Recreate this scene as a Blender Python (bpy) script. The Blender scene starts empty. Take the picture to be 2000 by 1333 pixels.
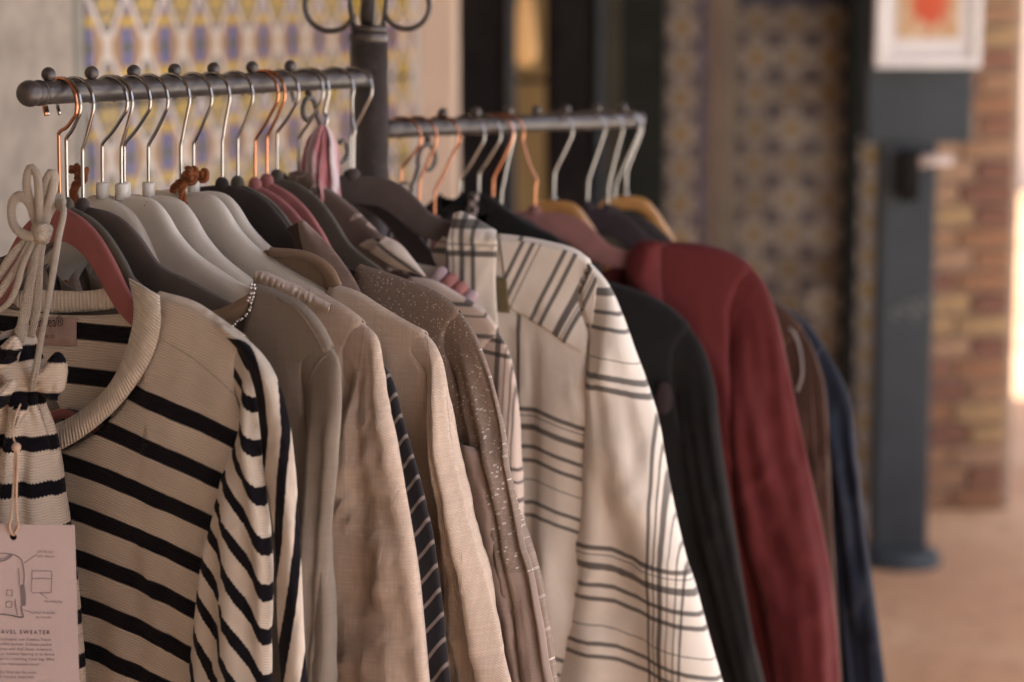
import bpy, bmesh, math, random
from mathutils import Vector, Matrix, noise
random.seed(7)
R = math.radians
sc = bpy.context.scene
C = sc.collection

# ---------------------------------------------------------------- camera
F, PITCH, EYE = 4444.0, R(8.53), 1.55          # focal length in photo pixels, downward tilt, eye height
cd = bpy.data.cameras.new("camera"); cam = bpy.data.objects.new("camera", cd); C.objects.link(cam)
cam.location = (0, 0, EYE); cam.rotation_euler = (math.pi/2 - PITCH, 0, 0)
cd.sensor_width = 36.0; cd.lens = 36.0*F/2000; cd.clip_start = 0.05; cd.clip_end = 500
cd.dof.use_dof = True; cd.dof.focus_distance = 2.12; cd.dof.aperture_fstop = 3.6; cd.dof.aperture_blades = 0
sc.camera = cam
# ---------------------------------------------------------------- sky, sun, exposure
SUN_EL, SUN_AZ = R(68), R(108)                  # azimuth clockwise from +Y (right of the camera, a little behind)
w = bpy.data.worlds.new("World"); sc.world = w; w.use_nodes = True
nt = w.node_tree; bg = nt.nodes["Background"]
sky = nt.nodes.new("ShaderNodeTexSky"); sky.sky_type = 'NISHITA'; sky.sun_disc = False
sky.sun_elevation = SUN_EL; sky.sun_rotation = SUN_AZ; sky.air_density = 0.55; sky.dust_density = 5.0; sky.ozone_density = 0.3
nt.links.new(sky.outputs[0], bg.inputs[0]); bg.inputs[1].default_value = 0.15
sd = bpy.data.lights.new("sun", 'SUN'); sd.energy = 4.5; sd.angle = R(0.5); sd.color = (1, .95, .87)
sun = bpy.data.objects.new("sun", sd); C.objects.link(sun)
sun.rotation_euler = Vector((-math.sin(SUN_AZ)*math.cos(SUN_EL), -math.cos(SUN_AZ)*math.cos(SUN_EL), -math.sin(SUN_EL))).to_track_quat('-Z', 'Y').to_euler()
sun.location = (8, -3, 9)
vs = sc.view_settings; vs.view_transform = 'Standard'; vs.look = 'None'; vs.gamma = 1; vs.exposure = 1.6; vs.use_curve_mapping = False
sc.render.engine = 'CYCLES'
cy = sc.cycles; cy.use_denoising = True; cy.max_bounces = 8; cy.diffuse_bounces = 5; cy.sample_clamp_indirect = 6

# ---------------------------------------------------------------- pixel helpers
FWD = Vector((0, math.cos(PITCH), -math.sin(PITCH))); UPV = Vector((0, math.sin(PITCH), math.cos(PITCH))); RT = Vector((1, 0, 0))
EYEV = Vector((0, 0, EYE))
def ray(x, y): return FWD + RT*((x-1000)/F) + UPV*(-(y-666.5)/F)
def pt(x, y, Y): d = ray(x, y); return EYEV + d*(Y/d.y)
def proj(p):
    q = p - EYEV; f = q.dot(FWD); return (1000 + F*q.dot(RT)/f, 666.5 - F*q.dot(UPV)/f)

# ---------------------------------------------------------------- object helpers
def tag(o, label=None, cat=None, group=None, kind=None):
    if label: o["label"] = label
    if cat: o["category"] = cat
    if group: o["group"] = group
    if kind: o["kind"] = kind
    return o
def empty(name, loc, rz=0, label=None, cat=None, group=None):
    o = bpy.data.objects.new(name, None); C.objects.link(o); o.empty_display_size = .05
    o.location = loc; o.rotation_euler = (0, 0, rz)
    return tag(o, label, cat, group)
def mesh_obj(name, verts, faces, mat, parent=None, uvs=None, smooth=True, loc=None):
    me = bpy.data.meshes.new(name); me.from_pydata([tuple(v) for v in verts], [], faces); me.update()
    if uvs is not None:
        ul = me.uv_layers.new(name="UVMap")
        for lp in me.loops: ul.data[lp.index].uv = uvs[lp.vertex_index]
    if smooth: me.polygons.foreach_set("use_smooth", [True]*len(me.polygons))
    if mat: me.materials.append(mat)
    o = bpy.data.objects.new(name, me); C.objects.link(o)
    if parent: o.parent = parent
    if loc is not None: o.location = loc
    return o
def share(name, me, parent, loc=(0,0,0), rot=(0,0,0), scale=(1,1,1)):
    o = bpy.data.objects.new(name, me); C.objects.link(o)
    if parent: o.parent = parent
    o.location = loc; o.rotation_euler = rot; o.scale = scale; return o
def box_data(x0, x1, y0, y1, z0, z1, bev=0.0):
    bm = bmesh.new(); bmesh.ops.create_cube(bm, size=1)
    for v in bm.verts: v.co = Vector(((x0+x1)/2 + v.co.x*(x1-x0), (y0+y1)/2 + v.co.y*(y1-y0), (z0+z1)/2 + v.co.z*(z1-z0)))
    if bev: bmesh.ops.bevel(bm, geom=bm.edges[:], offset=bev, segments=2, profile=.5, affect='EDGES')
    return bm
def bm_obj(name, bm, mat, parent=None, smooth=False):
    me = bpy.data.meshes.new(name); bm.to_mesh(me); bm.free()
    if smooth: me.polygons.foreach_set("use_smooth", [True]*len(me.polygons))
    if mat: me.materials.append(mat)
    o = bpy.data.objects.new(name, me); C.objects.link(o)
    if parent: o.parent = parent
    return o
def box(name, x0, x1, y0, y1, z0, z1, mat, parent=None, bev=0.0): return bm_obj(name, box_data(x0, x1, y0, y1, z0, z1, bev), mat, parent)

def catmull(pts, per=10):
    pts = [Vector(p) for p in pts]
    if len(pts) < 3: per = max(per, 2)
    out = []
    for i in range(len(pts)-1):
        p1, p2 = pts[i], pts[i+1]; p0 = pts[i-1] if i else p1*2-p2; p3 = pts[i+2] if i+2 < len(pts) else p2*2-p1
        for k in range(per):
            t = k/per
            out.append(0.5*((2*p1) + (p2-p0)*t + (2*p0-5*p1+4*p2-p3)*t*t + (3*p1-p0-3*p2+p3)*t*t*t))
    out.append(pts[-1]); return out
def resample(pts, n, smooth=True):
    d = catmull(pts) if smooth else [Vector(p) for p in pts]
    L = [0]
    for a, b in zip(d, d[1:]): L.append(L[-1] + (b-a).length)
    out, j = [], 0
    for i in range(n):
        t = L[-1]*i/(n-1)
        while j < len(L)-2 and L[j+1] < t: j += 1
        s = (t-L[j])/max(L[j+1]-L[j], 1e-9); out.append(d[j].lerp(d[j+1], min(max(s, 0), 1)))
    return out
def tube_geo(path, rad, nc=10, flat=1.0, close=False, verts=None, faces=None, up=None, cap=True):
    """a tube along path; rad may be a function of 0..1; flat squashes it in depth"""
    verts = [] if verts is None else verts; faces = [] if faces is None else faces
    b0 = len(verts); n = len(path); prev = None
    for i, p in enumerate(path):
        a = path[(i-1) % n] if (close or i) else path[i]; b = path[(i+1) % n] if (close or i < n-1) else path[i]
        t = (b-a).normalized()
        if prev is None:
            ref = up or (Vector((0, 1, 0)) if abs(t.y) < .9 else Vector((1, 0, 0)))
            s = t.cross(ref).normalized()
        else: s = (prev - t*prev.dot(t)).normalized()
        prev = s; q = t.cross(s)
        r = rad(i/(n-1)) if callable(rad) else rad
        for k in range(nc):
            th = 2*math.pi*k/nc; verts.append(p + s*(r*math.cos(th)) + q*(r*flat*math.sin(th)))
    for i in range(n if close else n-1):
        for k in range(nc):
            i2 = (i+1) % n
            faces.append((b0+i*nc+k, b0+i*nc+(k+1) % nc, b0+i2*nc+(k+1) % nc, b0+i2*nc+k))
    if cap and not close:
        faces.append(tuple(b0+k for k in range(nc))[::-1]); faces.append(tuple(b0+(n-1)*nc+k for k in range(nc)))
    return verts, faces
def tube(name, path, rad, mat, parent=None, **kw):
    path = [Vector(p) for p in path]; v, f = tube_geo(path, rad, **kw); nc = kw.get('nc', 10); uv = []; L = 0
    for i in range(len(path)):
        L += (path[i]-path[i-1]).length if i else 0
        uv += [(k*.0022, L) for k in range(nc)]
    return mesh_obj(name, v, f, mat, parent, uvs=uv)
def ball_geo(c, r, verts, faces, seg=16, rings=10, sc3=(1, 1, 1)):
    b = len(verts); c = Vector(c)
    for i in range(rings+1):
        ph = math.pi*i/rings
        for k in range(seg):
            th = 2*math.pi*k/seg
            verts.append(c + Vector((r*sc3[0]*math.sin(ph)*math.cos(th), r*sc3[1]*math.sin(ph)*math.sin(th), r*sc3[2]*math.cos(ph))))
    for i in range(rings):
        for k in range(seg): faces.append((b+i*seg+k, b+(i+1)*seg+k, b+(i+1)*seg+(k+1) % seg, b+i*seg+(k+1) % seg))
def fbm(x, y, z=0, oct=3):
    return noise.fractal(Vector((x, y, z)), 0.9, 2.1, oct)
def sstep(a, b, x):
    t = min(max((x-a)/(b-a), 0), 1); return t*t*(3-2*t)

# ---------------------------------------------------------------- materials
class NT:
    def __init__(s, name):
        s.m = bpy.data.materials.new(name); s.m.use_nodes = True; s.t = s.m.node_tree; s.b = s.t.nodes["Principled BSDF"]
    def n(s, typ, **kw):
        o = s.t.nodes.new("ShaderNode"+typ)
        for k, v in kw.items(): setattr(o, k, v)
        return o
    def link(s, a, b): s.t.links.new(a, b)
    def set(s, node, idx, v):
        if hasattr(v, 'is_output'): s.link(v, node.inputs[idx])
        else: node.inputs[idx].default_value = v
    def math(s, op, a, b=0.0, c=0.0, clamp=False):
        o = s.n("Math", operation=op, use_clamp=clamp)
        s.set(o, 0, a); s.set(o, 1, b)
        if op in ('MULTIPLY_ADD', 'COMPARE', 'SMOOTH_MIN', 'SMOOTH_MAX'): s.set(o, 2, c)
        return o.outputs[0]
    def mix(s, f, a, b, mode='MIX'):
        o = s.n("Mix", data_type='RGBA', blend_type=mode)
        s.set(o, 0, f); s.set(o, 6, a if hasattr(a, 'is_output') else (*a[:3], 1)); s.set(o, 7, b if hasattr(b, 'is_output') else (*b[:3], 1))
        return o.outputs[2]
    def coord(s, kind="UV"):
        return s.n("TexCoord").outputs[kind]
    def uvxy(s, kind="UV"):
        o = s.n("SeparateXYZ"); s.link(s.coord(kind), o.inputs[0]); return o.outputs[0], o.outputs[1], o.outputs[2]
    def noise(s, vec, scale, detail=3, rough=.55):
        o = s.n("TexNoise"); s.link(vec, o.inputs["Vector"]); o.inputs["Scale"].default_value = scale
        o.inputs["Detail"].default_value = detail; o.inputs["Roughness"].default_value = rough; return o.outputs[0]
    def mapv(s, vec, scale):
        o = s.n("Mapping"); s.link(vec, o.inputs[0]); o.inputs["Scale"].default_value = scale; return o.outputs[0]
    def ramp(s, f, lo, hi):
        o = s.n("MapRange"); o.interpolation_type = 'SMOOTHSTEP'; s.set(o, 0, f); o.inputs[1].default_value = lo; o.inputs[2].default_value = hi; return o.outputs[0]
    def bump(s, h, strength=.3, dist=.001):
        o = s.n("Bump"); s.link(h, o.inputs["Height"]); o.inputs["Strength"].default_value = strength; o.inputs["Distance"].default_value = dist
        s.link(o.outputs[0], s.b.inputs["Normal"]); return o
    def base(s, c, rough=.8, metal=0.0, sheen=0.0, spec=.5):
        s.set(s.b, "Base Color", c if hasattr(c, 'is_output') else (*c[:3], 1)); s.set(s.b, "Roughness", rough)
        s.b.inputs["Metallic"].default_value = metal; s.b.inputs["Sheen Weight"].default_value = sheen; s.b.inputs["Specular IOR Level"].default_value = spec
        return s.m
    def bands(s, coord, lst, soft=.0006):
        """1 inside any of the bands (centre, width)"""
        tot = None
        for p, wd in lst:
            d = s.math('ABSOLUTE', s.math('SUBTRACT', coord, p))
            o = s.n("MapRange"); s.link(d, o.inputs[0]); o.inputs[1].default_value = wd/2 - soft; o.inputs[2].default_value = wd/2 + soft
            o.inputs[3].default_value = 1; o.inputs[4].default_value = 0
            tot = o.outputs[0] if tot is None else s.math('MAXIMUM', tot, o.outputs[0])
        return tot
    def repeat(s, coord, period, width, off=0.0, soft=.0006):
        f = s.math('PINGPONG', s.math('SUBTRACT', coord, off), period/2)     # 0 at band centres
        o = s.n("MapRange"); s.link(f, o.inputs[0]); o.inputs[1].default_value = width/2-soft; o.inputs[2].default_value = width/2+soft
        o.inputs[3].default_value = 1; o.inputs[4].default_value = 0; return o.outputs[0]

def fabric(name, col, var=.10, weave=900, kind='weave', rough=.9, sheen=.06, bump=.45, blot=9, crumple=1.0):
    s = NT(name); uv = s.coord("UV"); x, y, _ = s.uvxy("UV")
    k = weave*math.pi*2
    if kind == 'weave':
        h = s.math('MULTIPLY', s.math('SINE', s.math('MULTIPLY', x, k)), s.math('SINE', s.math('MULTIPLY', y, k)))
        h = s.math('ADD', h, s.math('MULTIPLY', s.noise(s.mapv(uv, (1, .12, 1)), weave*.5), 2.0)); h = s.math('ADD', h, s.math('MULTIPLY', s.noise(s.mapv(uv, (.12, 1, 1)), weave*.5), 2.0))
    elif kind == 'rib': h = s.math('ADD', s.math('SINE', s.math('MULTIPLY', y, k)), s.noise(uv, weave*.6))
    elif kind == 'ribv': h = s.math('ADD', s.math('SINE', s.math('MULTIPLY', x, k)), s.noise(uv, weave*.6))
    else: h = s.noise(uv, weave)
    n = s.noise(uv, blot, 4)
    c = s.mix(s.ramp(n, .3, .7), [v*(1-var) for v in col], [min(v*(1+var), 1) for v in col])
    c = s.mix(s.math('MULTIPLY', s.ramp(h, -.5, 1.6), .30), c, [v*.55 for v in col])
    slub = s.math('ADD', s.noise(s.mapv(uv, (1, .06, 1)), 420, 3), s.noise(s.mapv(uv, (.06, 1, 1)), 420, 3))
    c = s.mix(s.math('MULTIPLY', s.ramp(slub, .85, 1.35), .28), c, [min(1, v*1.35) for v in col])
    s.base(c, rough, 0, min(sheen, .12), .2); s.b.inputs["Sheen Roughness"].default_value = .5
    s.bump(s.math('ADD', h, s.math('MULTIPLY', s.noise(uv, 48, 5, .6), crumple*7)), bump, .0006); return s.m
def simple(name, col, rough=.6, metal=0.0, var=.12, scale=30, bump=0.0, sheen=0.0, spec=.5, bscale=None):
    s = NT(name); v = s.coord("Object"); n = s.noise(v, scale, 4)
    c = s.mix(s.ramp(n, .3, .7), [q*(1-var) for q in col], [min(1, q*(1+var)) for q in col])
    s.base(c, rough, metal, sheen, spec)
    if bump: s.bump(s.noise(v, bscale or scale*6, 3), bump, .001)
    return s.m

# ================================================================ THE SETTING
# ---- ground
def ground_mat():
    s = NT("paving"); v = s.coord("Object")
    n1 = s.noise(v, 1.3, 5, .6); n2 = s.noise(v, 14, 5, .65)
    c = s.mix(s.ramp(n1, .35, .65), (.40, .225, .125), (.49, .315, .195))
    c = s.mix(s.math('MULTIPLY', s.ramp(n2, .45, .7), .6), c, (.26, .145, .09))
    s.base(c, .75); s.bump(n2, .3, .004); return s.m
g = mesh_obj("ground", [(-80, -60, 0), (120, -60, 0), (120, 160, 0), (-80, 160, 0)], [(0, 1, 2, 3)], ground_mat(), smooth=False); tag(g, kind="structure")

pz_ = mesh_obj("bounce_plaza", [(1.55, -30, .004), (60, -30, .004), (60, 60, .004), (18.5, 60, .004), (1.55, 4.28, .004)], [(0, 1, 2, 3, 4)], simple("bounce_concrete", (.52, .49, .45), .9, var=.12, scale=1.2, bump=.2), smooth=False); tag(pz_, kind="structure")  # unseen pale paving added to bounce neutral light in from the right
plaster = simple("plaster", (.35, .33, .28), .9, var=.2, scale=5, bump=.25, bscale=60)
plaster_pale = simple("pale_plaster", (.46, .43, .37), .9, var=.08, scale=7, bump=.2, bscale=60)
cream = simple("cream_paint", (.66, .50, .385), .75, var=.05, scale=4, bump=.1, bscale=50)
darkwood = simple("dark_wood", (.009, .007, .0066), .8, var=.3, scale=12, spec=.15)
darkgreen = simple("dark_green_paint", (.013, .014, .011), .8, var=.2, scale=9, spec=.15)
olive = simple("olive_paint", (.040, .035, .024), .8, var=.15, scale=9, spec=.2)
slate = simple("slate_paint", (.040, .048, .055), .6, var=.12, scale=7, bump=.05, spec=.3)
grout = simple("grout", (.36, .31, .26), .95, var=.15, scale=20, bump=.3)

def glazed_a():
    """diagonal white lattice, yellow lobes above and below, blue flowers left and right"""
    s = NT("glazed_tile"); u, v, _ = s.uvxy("UV"); uv = s.coord("UV")
    wob = s.math('MULTIPLY', s.math('SUBTRACT', s.noise(uv, 9, 2), .5), .10)
    x = s.math('ADD', s.math('MULTIPLY_ADD', u, 2, -1), wob); y = s.math('SUBTRACT', s.math('MULTIPLY_ADD', v, 2, -1), wob)
    ax = s.math('ABSOLUTE', x); ay = s.math('ABSOLUTE', y)
    white, yel, och, navy, blue = (.56, .49, .45), (.50, .31, .01), (.30, .14, .02), (.012, .012, .025), (.075, .075, .23)
    d = s.math('SUBTRACT', ay, ax)
    # lobes in the upper and lower triangles
    lx = s.math('DIVIDE', s.math('SUBTRACT', ax, .27), .21); ly = s.math('DIVIDE', s.math('SUBTRACT', ay, .80), .17)
    r1 = s.math('SQRT', s.math('ADD', s.math('MULTIPLY', lx, lx), s.math('MULTIPLY', ly, ly)))
    top = s.mix(s.math('LESS_THAN', r1, 1.0), navy, yel)
    top = s.mix(s.math('LESS_THAN', r1, .35), top, (.20, .17, .05))
    top = s.mix(s.math('MULTIPLY', s.math('GREATER_THAN', ay, .46), s.math('LESS_THAN', ay, .58)), top, yel)
    top = s.mix(s.math('LESS_THAN', ax, .05), top, (.42, .30, .14))
    # flowers in the side triangles
    fx = s.math('DIVIDE', s.math('SUBTRACT', ax, 1.0), .30); fy = s.math('DIVIDE', ay, .46)
    r2 = s.math('SQRT', s.math('ADD', s.math('MULTIPLY', fx, fx), s.math('MULTIPLY', fy, fy)))
    r2 = s.math('ADD', r2, s.math('MULTIPLY', s.math('SUBTRACT', s.noise(uv, 14, 2), .5), .5))
    wy = s.math('ADD', ay, s.math('MULTIPLY', s.math('SUBTRACT', s.noise(uv, 12, 2), .5), .14))
    side = s.mix(s.math('LESS_THAN', r2, 1.15), och, blue)
    side = s.mix(s.math('MULTIPLY', s.math('LESS_THAN', wy, .10), s.math('GREATER_THAN', ax, .78)), side, (.03, .045, .04))
    side = s.mix(s.math('GREATER_THAN', wy, .37), side, yel)
    side = s.mix(s.math('GREATER_THAN', wy, .57), side, (.16, .09, .13))
    side = s.mix(s.math('MULTIPLY', s.math('LESS_THAN', ax, .66), s.math('GREATER_THAN', wy, .34)), side, (.22, .05, .02))
    c = s.mix(s.math('GREATER_THAN', d, 0), side, top)
    c = s.mix(s.math('LESS_THAN', s.math('ABSOLUTE', s.math('SUBTRACT', d, .18)), .06), c, navy)
    c = s.mix(s.math('LESS_THAN', s.math('ABSOLUTE', d), .13), c, white)
    cr = s.math('MAXIMUM', ax, s.math('MULTIPLY', ay, .8)); c = s.mix(s.math('LESS_THAN', cr, .20), c, (.58, .50, .44))
    rnd = s.n("ObjectInfo").outputs["Random"]; c = s.mix(s.math('MULTIPLY', rnd, .30), c, (.10, .075, .05)); c = s.mix(s.math('MULTIPLY', s.ramp(s.noise(uv, 5, 4), .5, .8), .25), c, (.30, .24, .18))
    s.base(c, s.math('MULTIPLY_ADD', rnd, .25, .18), spec=.6); s.bump(s.noise(uv, 4, 2), .15, .003); return s.m
def glazed_b():
    """pale circles on a dark ochre ground with violet stars in the corners"""
    s = NT("patterned_tile"); u, v, _ = s.uvxy("UV")
    x = s.math('ABSOLUTE', s.math('MULTIPLY_ADD', u, 2, -1)); y = s.math('ABSOLUTE', s.math('MULTIPLY_ADD', v, 2, -1))
    def rad(cx, cy):
        a = s.math('SUBTRACT', x, cx); b = s.math('SUBTRACT', y, cy); return s.math('SQRT', s.math('ADD', s.math('MULTIPLY', a, a), s.math('MULTIPLY', b, b)))
    c = s.mix(s.math('LESS_THAN', rad(0, 0), .42), (.125, .085, .05), (.20, .12, .03))
    e = s.math('MINIMUM', rad(1, 0), rad(0, 1)); c = s.mix(s.math('LESS_THAN', e, .55), c, (.26, .21, .17)); c = s.mix(s.math('LESS_THAN', e, .18), c, (.13, .085, .065))
    c = s.mix(s.math('LESS_THAN', rad(1, 1), .46), c, (.06, .045, .052))
    rnd = s.n("ObjectInfo").outputs["Random"]; c = s.mix(s.math('MULTIPLY', rnd, .35), c, (.05, .032, .02))
    s.base(c, s.math('MULTIPLY_ADD', rnd, .25, .22)); return s.m
tile_a, tile_b = glazed_a(), glazed_b()
def tile_mesh(name, wd, ht, th, mat):
    bm = box_data(-wd/2, wd/2, -th, 0, -ht/2, ht/2, .0018); me = bpy.data.meshes.new(name)
    ul = bm.loops.layers.uv.new("UVMap")
    for f in bm.faces:
        for l in f.loops: l[ul].uv = ((l.vert.co.x/wd+.5), (l.vert.co.z/ht+.5))
    bm.to_mesh(me); bm.free(); me.materials.append(mat); return me

# ---- long tiled wall on the left; it runs away from the camera
WD = Vector((.291, .957, 0)).normalized(); WN = Vector((WD.y, -WD.x, 0)); WANG = math.atan2(WD.y, WD.x)
W0 = pt(167, 204, 3.83); W0.z = 0
lw = empty("tiled_wall", W0, WANG, "long wall of yellow, blue and white patterned tiles behind the near rail", "wall")
wall_len = 1.72
box("wall_core", -3.6, wall_len, .004, .30, 0, 3.1, grout, lw)
TM = tile_mesh("tile", .146, .187, .010, tile_a)
zrow = pt(203, 204, 3.9).z
for i in range(-1, 12):
    for j in range(-4, 4):
        if i == -1 or -3 <= j:
            x = (i+.5)*.149 if i >= 0 else -.95
            if x+.075 > wall_len: continue
            share("tile", TM, lw, (x, .004 - random.random()*.0012, zrow + (j+.5)*.19), (random.uniform(-.006, .006), 0, random.uniform(-.006, .006)))
for i in range(-9, -5):
    for j in range(-1, 4): share("tile", TM, lw, ((i+.5)*.149+.12, .004, zrow + (j+.5)*.19))
# ---- plastered pier at the left edge
def pier(name, x0, x1, Y, dep, mat, label, bev=.006, cat="pillar"):
    a, b = pt(x0, 300, Y), pt(x1, 300, Y)
    o = empty(name, ((a.x+b.x)/2, Y+dep/2, 0), 0, label, cat); hw = (b.x-a.x)/2
    return o, hw, box("shaft", -hw, hw, -dep/2, dep/2, 0, 3.1, mat, o, bev)
p1, hw, _ = pier("plaster_pillar", 36, 164, 3.80, .25, plaster, "broad weathered grey plaster pillar left of the patterned tiles", .02)
box("plinth", -hw-.02, hw+.02, -.145, .145, 0, .35, plaster, p1, .01)
p2, hw, _ = pier("plaster_pilaster", 11, 34, 3.77, .10, plaster_pale, "thin pale plaster strip beside the broad plaster pillar", .004, "pilaster")
box("plinth", -hw-.004, hw+.004, -.056, .05, 0, .3, plaster_pale, p2, .003)
# ---- cream pier closing the tiled wall
p3, hw, _ = pier("cream_pilaster", 812, 892, 5.48, .25, cream, "cream painted pilaster between the tiled wall and the dark doorway", .008, "pilaster")
box("plinth", -hw-.004, hw+.008, -.14, .125, 0, .18, cream, p3, .004)

# ---- shop front: frontal plane at about 6.3 m
def fx(x, Y): return pt(x, 300, Y).x
def fz(y, Y, x=1000): return pt(x, y, Y).z
YS = 6.3
sf = empty("shop_front", (fx(1080, YS), YS, 0), 0, "dark timber shop doorway with a narrow glazed light", "doorway"); ox = fx(1080, YS)
def fb(name, x0, x1, z0, z1, mat, parent, y0, y1, ox=ox, Y=YS, bev=.004): return box(name, fx(x0, Y)-ox, fx(x1, Y)-ox, y0, y1, z0, z1, mat, parent, bev)
fb("post", 880, 990, 0, 3.0, darkwood, sf, 0, .12)
fb("jamb", 991, 1008, 0, 3.0, slate, sf, -.02, .10)
dl = fb("door", 1066, 1163, 0, 3.0, darkwood, sf, 0, .06)
box("panel", fx(1078, YS)-ox, fx(1150, YS)-ox, -.012, -.001, .9, 2.3, darkwood, dl, .006)
fb("jamb", 1164, 1178, 0, 3.0, slate, sf, -.02, .08)
fb("post", 1179, 1212, 0, 3.0, olive, sf, -.01, .08)
fb("panel_board", 1213, 1298, 0, 3.0, darkgreen, sf, 0, .08)
fb("rail", 1009, 1065, fz(162, YS), fz(152, YS), darkwood, sf, .0, .05)
fb("rail", 1009, 1065, 0, fz(520, YS), darkwood, sf, .0, .05)
fb("lintel", 880, 1298, 3.001, 3.1, darkwood, sf, -.03, .12)
glass = NT("glass"); glass.base((1, 1, 1), .02); glass.b.inputs["Transmission Weight"].default_value = 1; glass.b.inputs["IOR"].default_value = 1.05
fb("pane", 1009, 1065, fz(520, YS), fz(162, YS), glass.m, sf, .03, .034, bev=0)
fb("pane", 1009, 1065, fz(152, YS), 3.0, glass.m, sf, .03, .034, bev=0)
# lit room behind the glazing
ochre = simple("ochre_wall", (.50, .36, .17), .9, var=.1, scale=4)
rm = empty("room_wall", (fx(1040, 7.6), 7.6, 0), 0, "ochre inner wall of the shop seen through the narrow glazing", "wall")
box("back", -.9, .9, 0, .1, 0, 3.0, ochre, rm, .004); box("side", -1.0, -.901, -1.2, .1, 0, 3.0, ochre, rm, .004)
glow = NT("lamp_glow"); glow.base((1, .62, .28), .6); glow.b.inputs["Emission Color"].default_value = (1, .55, .22, 1); glow.b.inputs["Emission Strength"].default_value = .10
lp = empty("hanging_lamp", pt(1026, 88, 7.2), 0, "glowing amber hanging lamp behind the narrow shop glazing", "lamp")
v, f = [], []
prof = [(.012, .16), (.022, .13), (.03, .06), (.036, 0), (.036, -.03), (.028, -.055), (.008, -.065)]
for r_, z_ in prof:
    for k in range(20): v.append((r_*math.cos(k*math.pi/10), r_*math.sin(k*math.pi/10), z_))
for i in range(len(prof)-1):
    for k in range(20): f.append((i*20+k, i*20+(k+1) % 20, (i+1)*20+(k+1) % 20, (i+1)*20+k))
mesh_obj("shade", v, f, glow.m, lp); tube("cord", [(0, 0, .16), (0, 0, 1.3)], .003, darkwood, lp)
ld = bpy.data.lights.new("lamp_light", 'POINT'); ld.energy = .5; ld.color = (1, .72, .4); ld.shadow_soft_size = .05
lo = bpy.data.objects.new("lamp_light", ld); C.objects.link(lo); lo.parent = lp; lo.location = (.12, -.35, -.45)

# ---- patterned pilaster, cream strip and patterned wall
def tiles_on(parent, x0, x1, Y, z0, z1, size, mat, px0, y=-.001, name="tile"):
    wd = fx(x1, Y) - fx(x0, Y); n = max(1, round(wd/size)); tw = wd/n
    me = tile_mesh(name, tw-.003, size-.003, .009, mat); k = int((z1-z0)/size)
    for i in range(n):
        for j in range(k): share(name, me, parent, (fx(x0, Y)-px0 + (i+.5)*tw, y - random.random()*.001, z1 - (j+.5)*size), (random.uniform(-.005, .005), 0, random.uniform(-.005, .005)))
YP = 6.35
px0 = fx(1328, YP); tp = empty("tiled_pilaster", (px0, YP, 0), 0, "narrow ochre tiled pilaster with a violet edge strip", "pilaster")
box("core", fx(1296, YP)-px0, fx(1362, YP)-px0, 0, .14, 0, 3.1, grout, tp)
tiles_on(tp, 1297, 1361, YP, .2, 2.7, .098, tile_b, px0)
violet = simple("violet_tile", (.06, .045, .075), .4, var=.25, scale=15)
ve = tile_mesh("edge_tile", fx(1378, YP)-fx(1364, YP), .195, .02, violet)
for j in range(13): share("edge_tile", ve, tp, (fx(1371, YP)-px0, .008, .2 + .2*j))
YW = 6.6
px1 = fx(1540, YW); tw_ = empty("tiled_back_wall", (px1, YW, 0), 0, "brown and mauve patterned tile wall panel beyond the far rail", "wall")
brown_strip = simple("clay_strip", (.19, .13, .095), .8, var=.1, scale=6)
box("core", fx(1372, YW)-px1, fx(1652, YW)-px1, 0, .2, 0, 3.1, grout, tw_)
box("cream_strip", fx(1380, YW)-px1, fx(1404, YW)-px1, -.02, -.0005, 0, 3.1, brown_strip, tw_, .003)
box("border_strip", fx(1405, YW)-px1, fx(1436, YW)-px1, -.012, -.0005, 0, 3.1, simple("sand_strip", (.20, .158, .115), .8, var=.1, scale=6), tw_, .003)
navyt = simple("navy_tile", (.012, .012, .035), .4)
box("top_border", fx(1437, YW)-px1, fx(1652, YW)-px1, -.014, -.0005, fz(8, YW, 1540), 3.1, navyt, tw_, .003)
tiles_on(tw_, 1438, 1651, YW, .05, fz(8, YW, 1540), .102, tile_b, px1)
# ---- dark door jamb and tiled strip behind the steel post
dj = empty("dark_jamb", (fx(1662, 6.55), 6.55, 0), 0, "near black upright jamb right of the patterned tile wall", "jamb")
box("stile", -.014, .014, -.02, .06, 0, 3.1, darkgreen, dj, .003); box("stop", .0145, .022, -.005, .06, 0, 3.1, darkwood, dj, .002)
px2 = fx(1697, 6.62); ts = empty("tiled_strip", (px2, 6.62, 0), 0, "short column of ochre tiles left of the slate steel post", "wall")
box("core", fx(1668, 6.62)-px2, fx(1735, 6.62)-px2, 0, .1, 0, fz(268, 6.62, 1700), grout, ts)
tiles_on(ts, 1669, 1733, 6.62, .05, fz(272, 6.62, 1700), .098, tile_b, px2)

box("upper_panel", fx(1668, 6.62)-px2, fx(1745, 6.62)-px2, .001, .09, fz(266, 6.62, 1700), 3.1, darkgreen, ts, .003)
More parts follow.
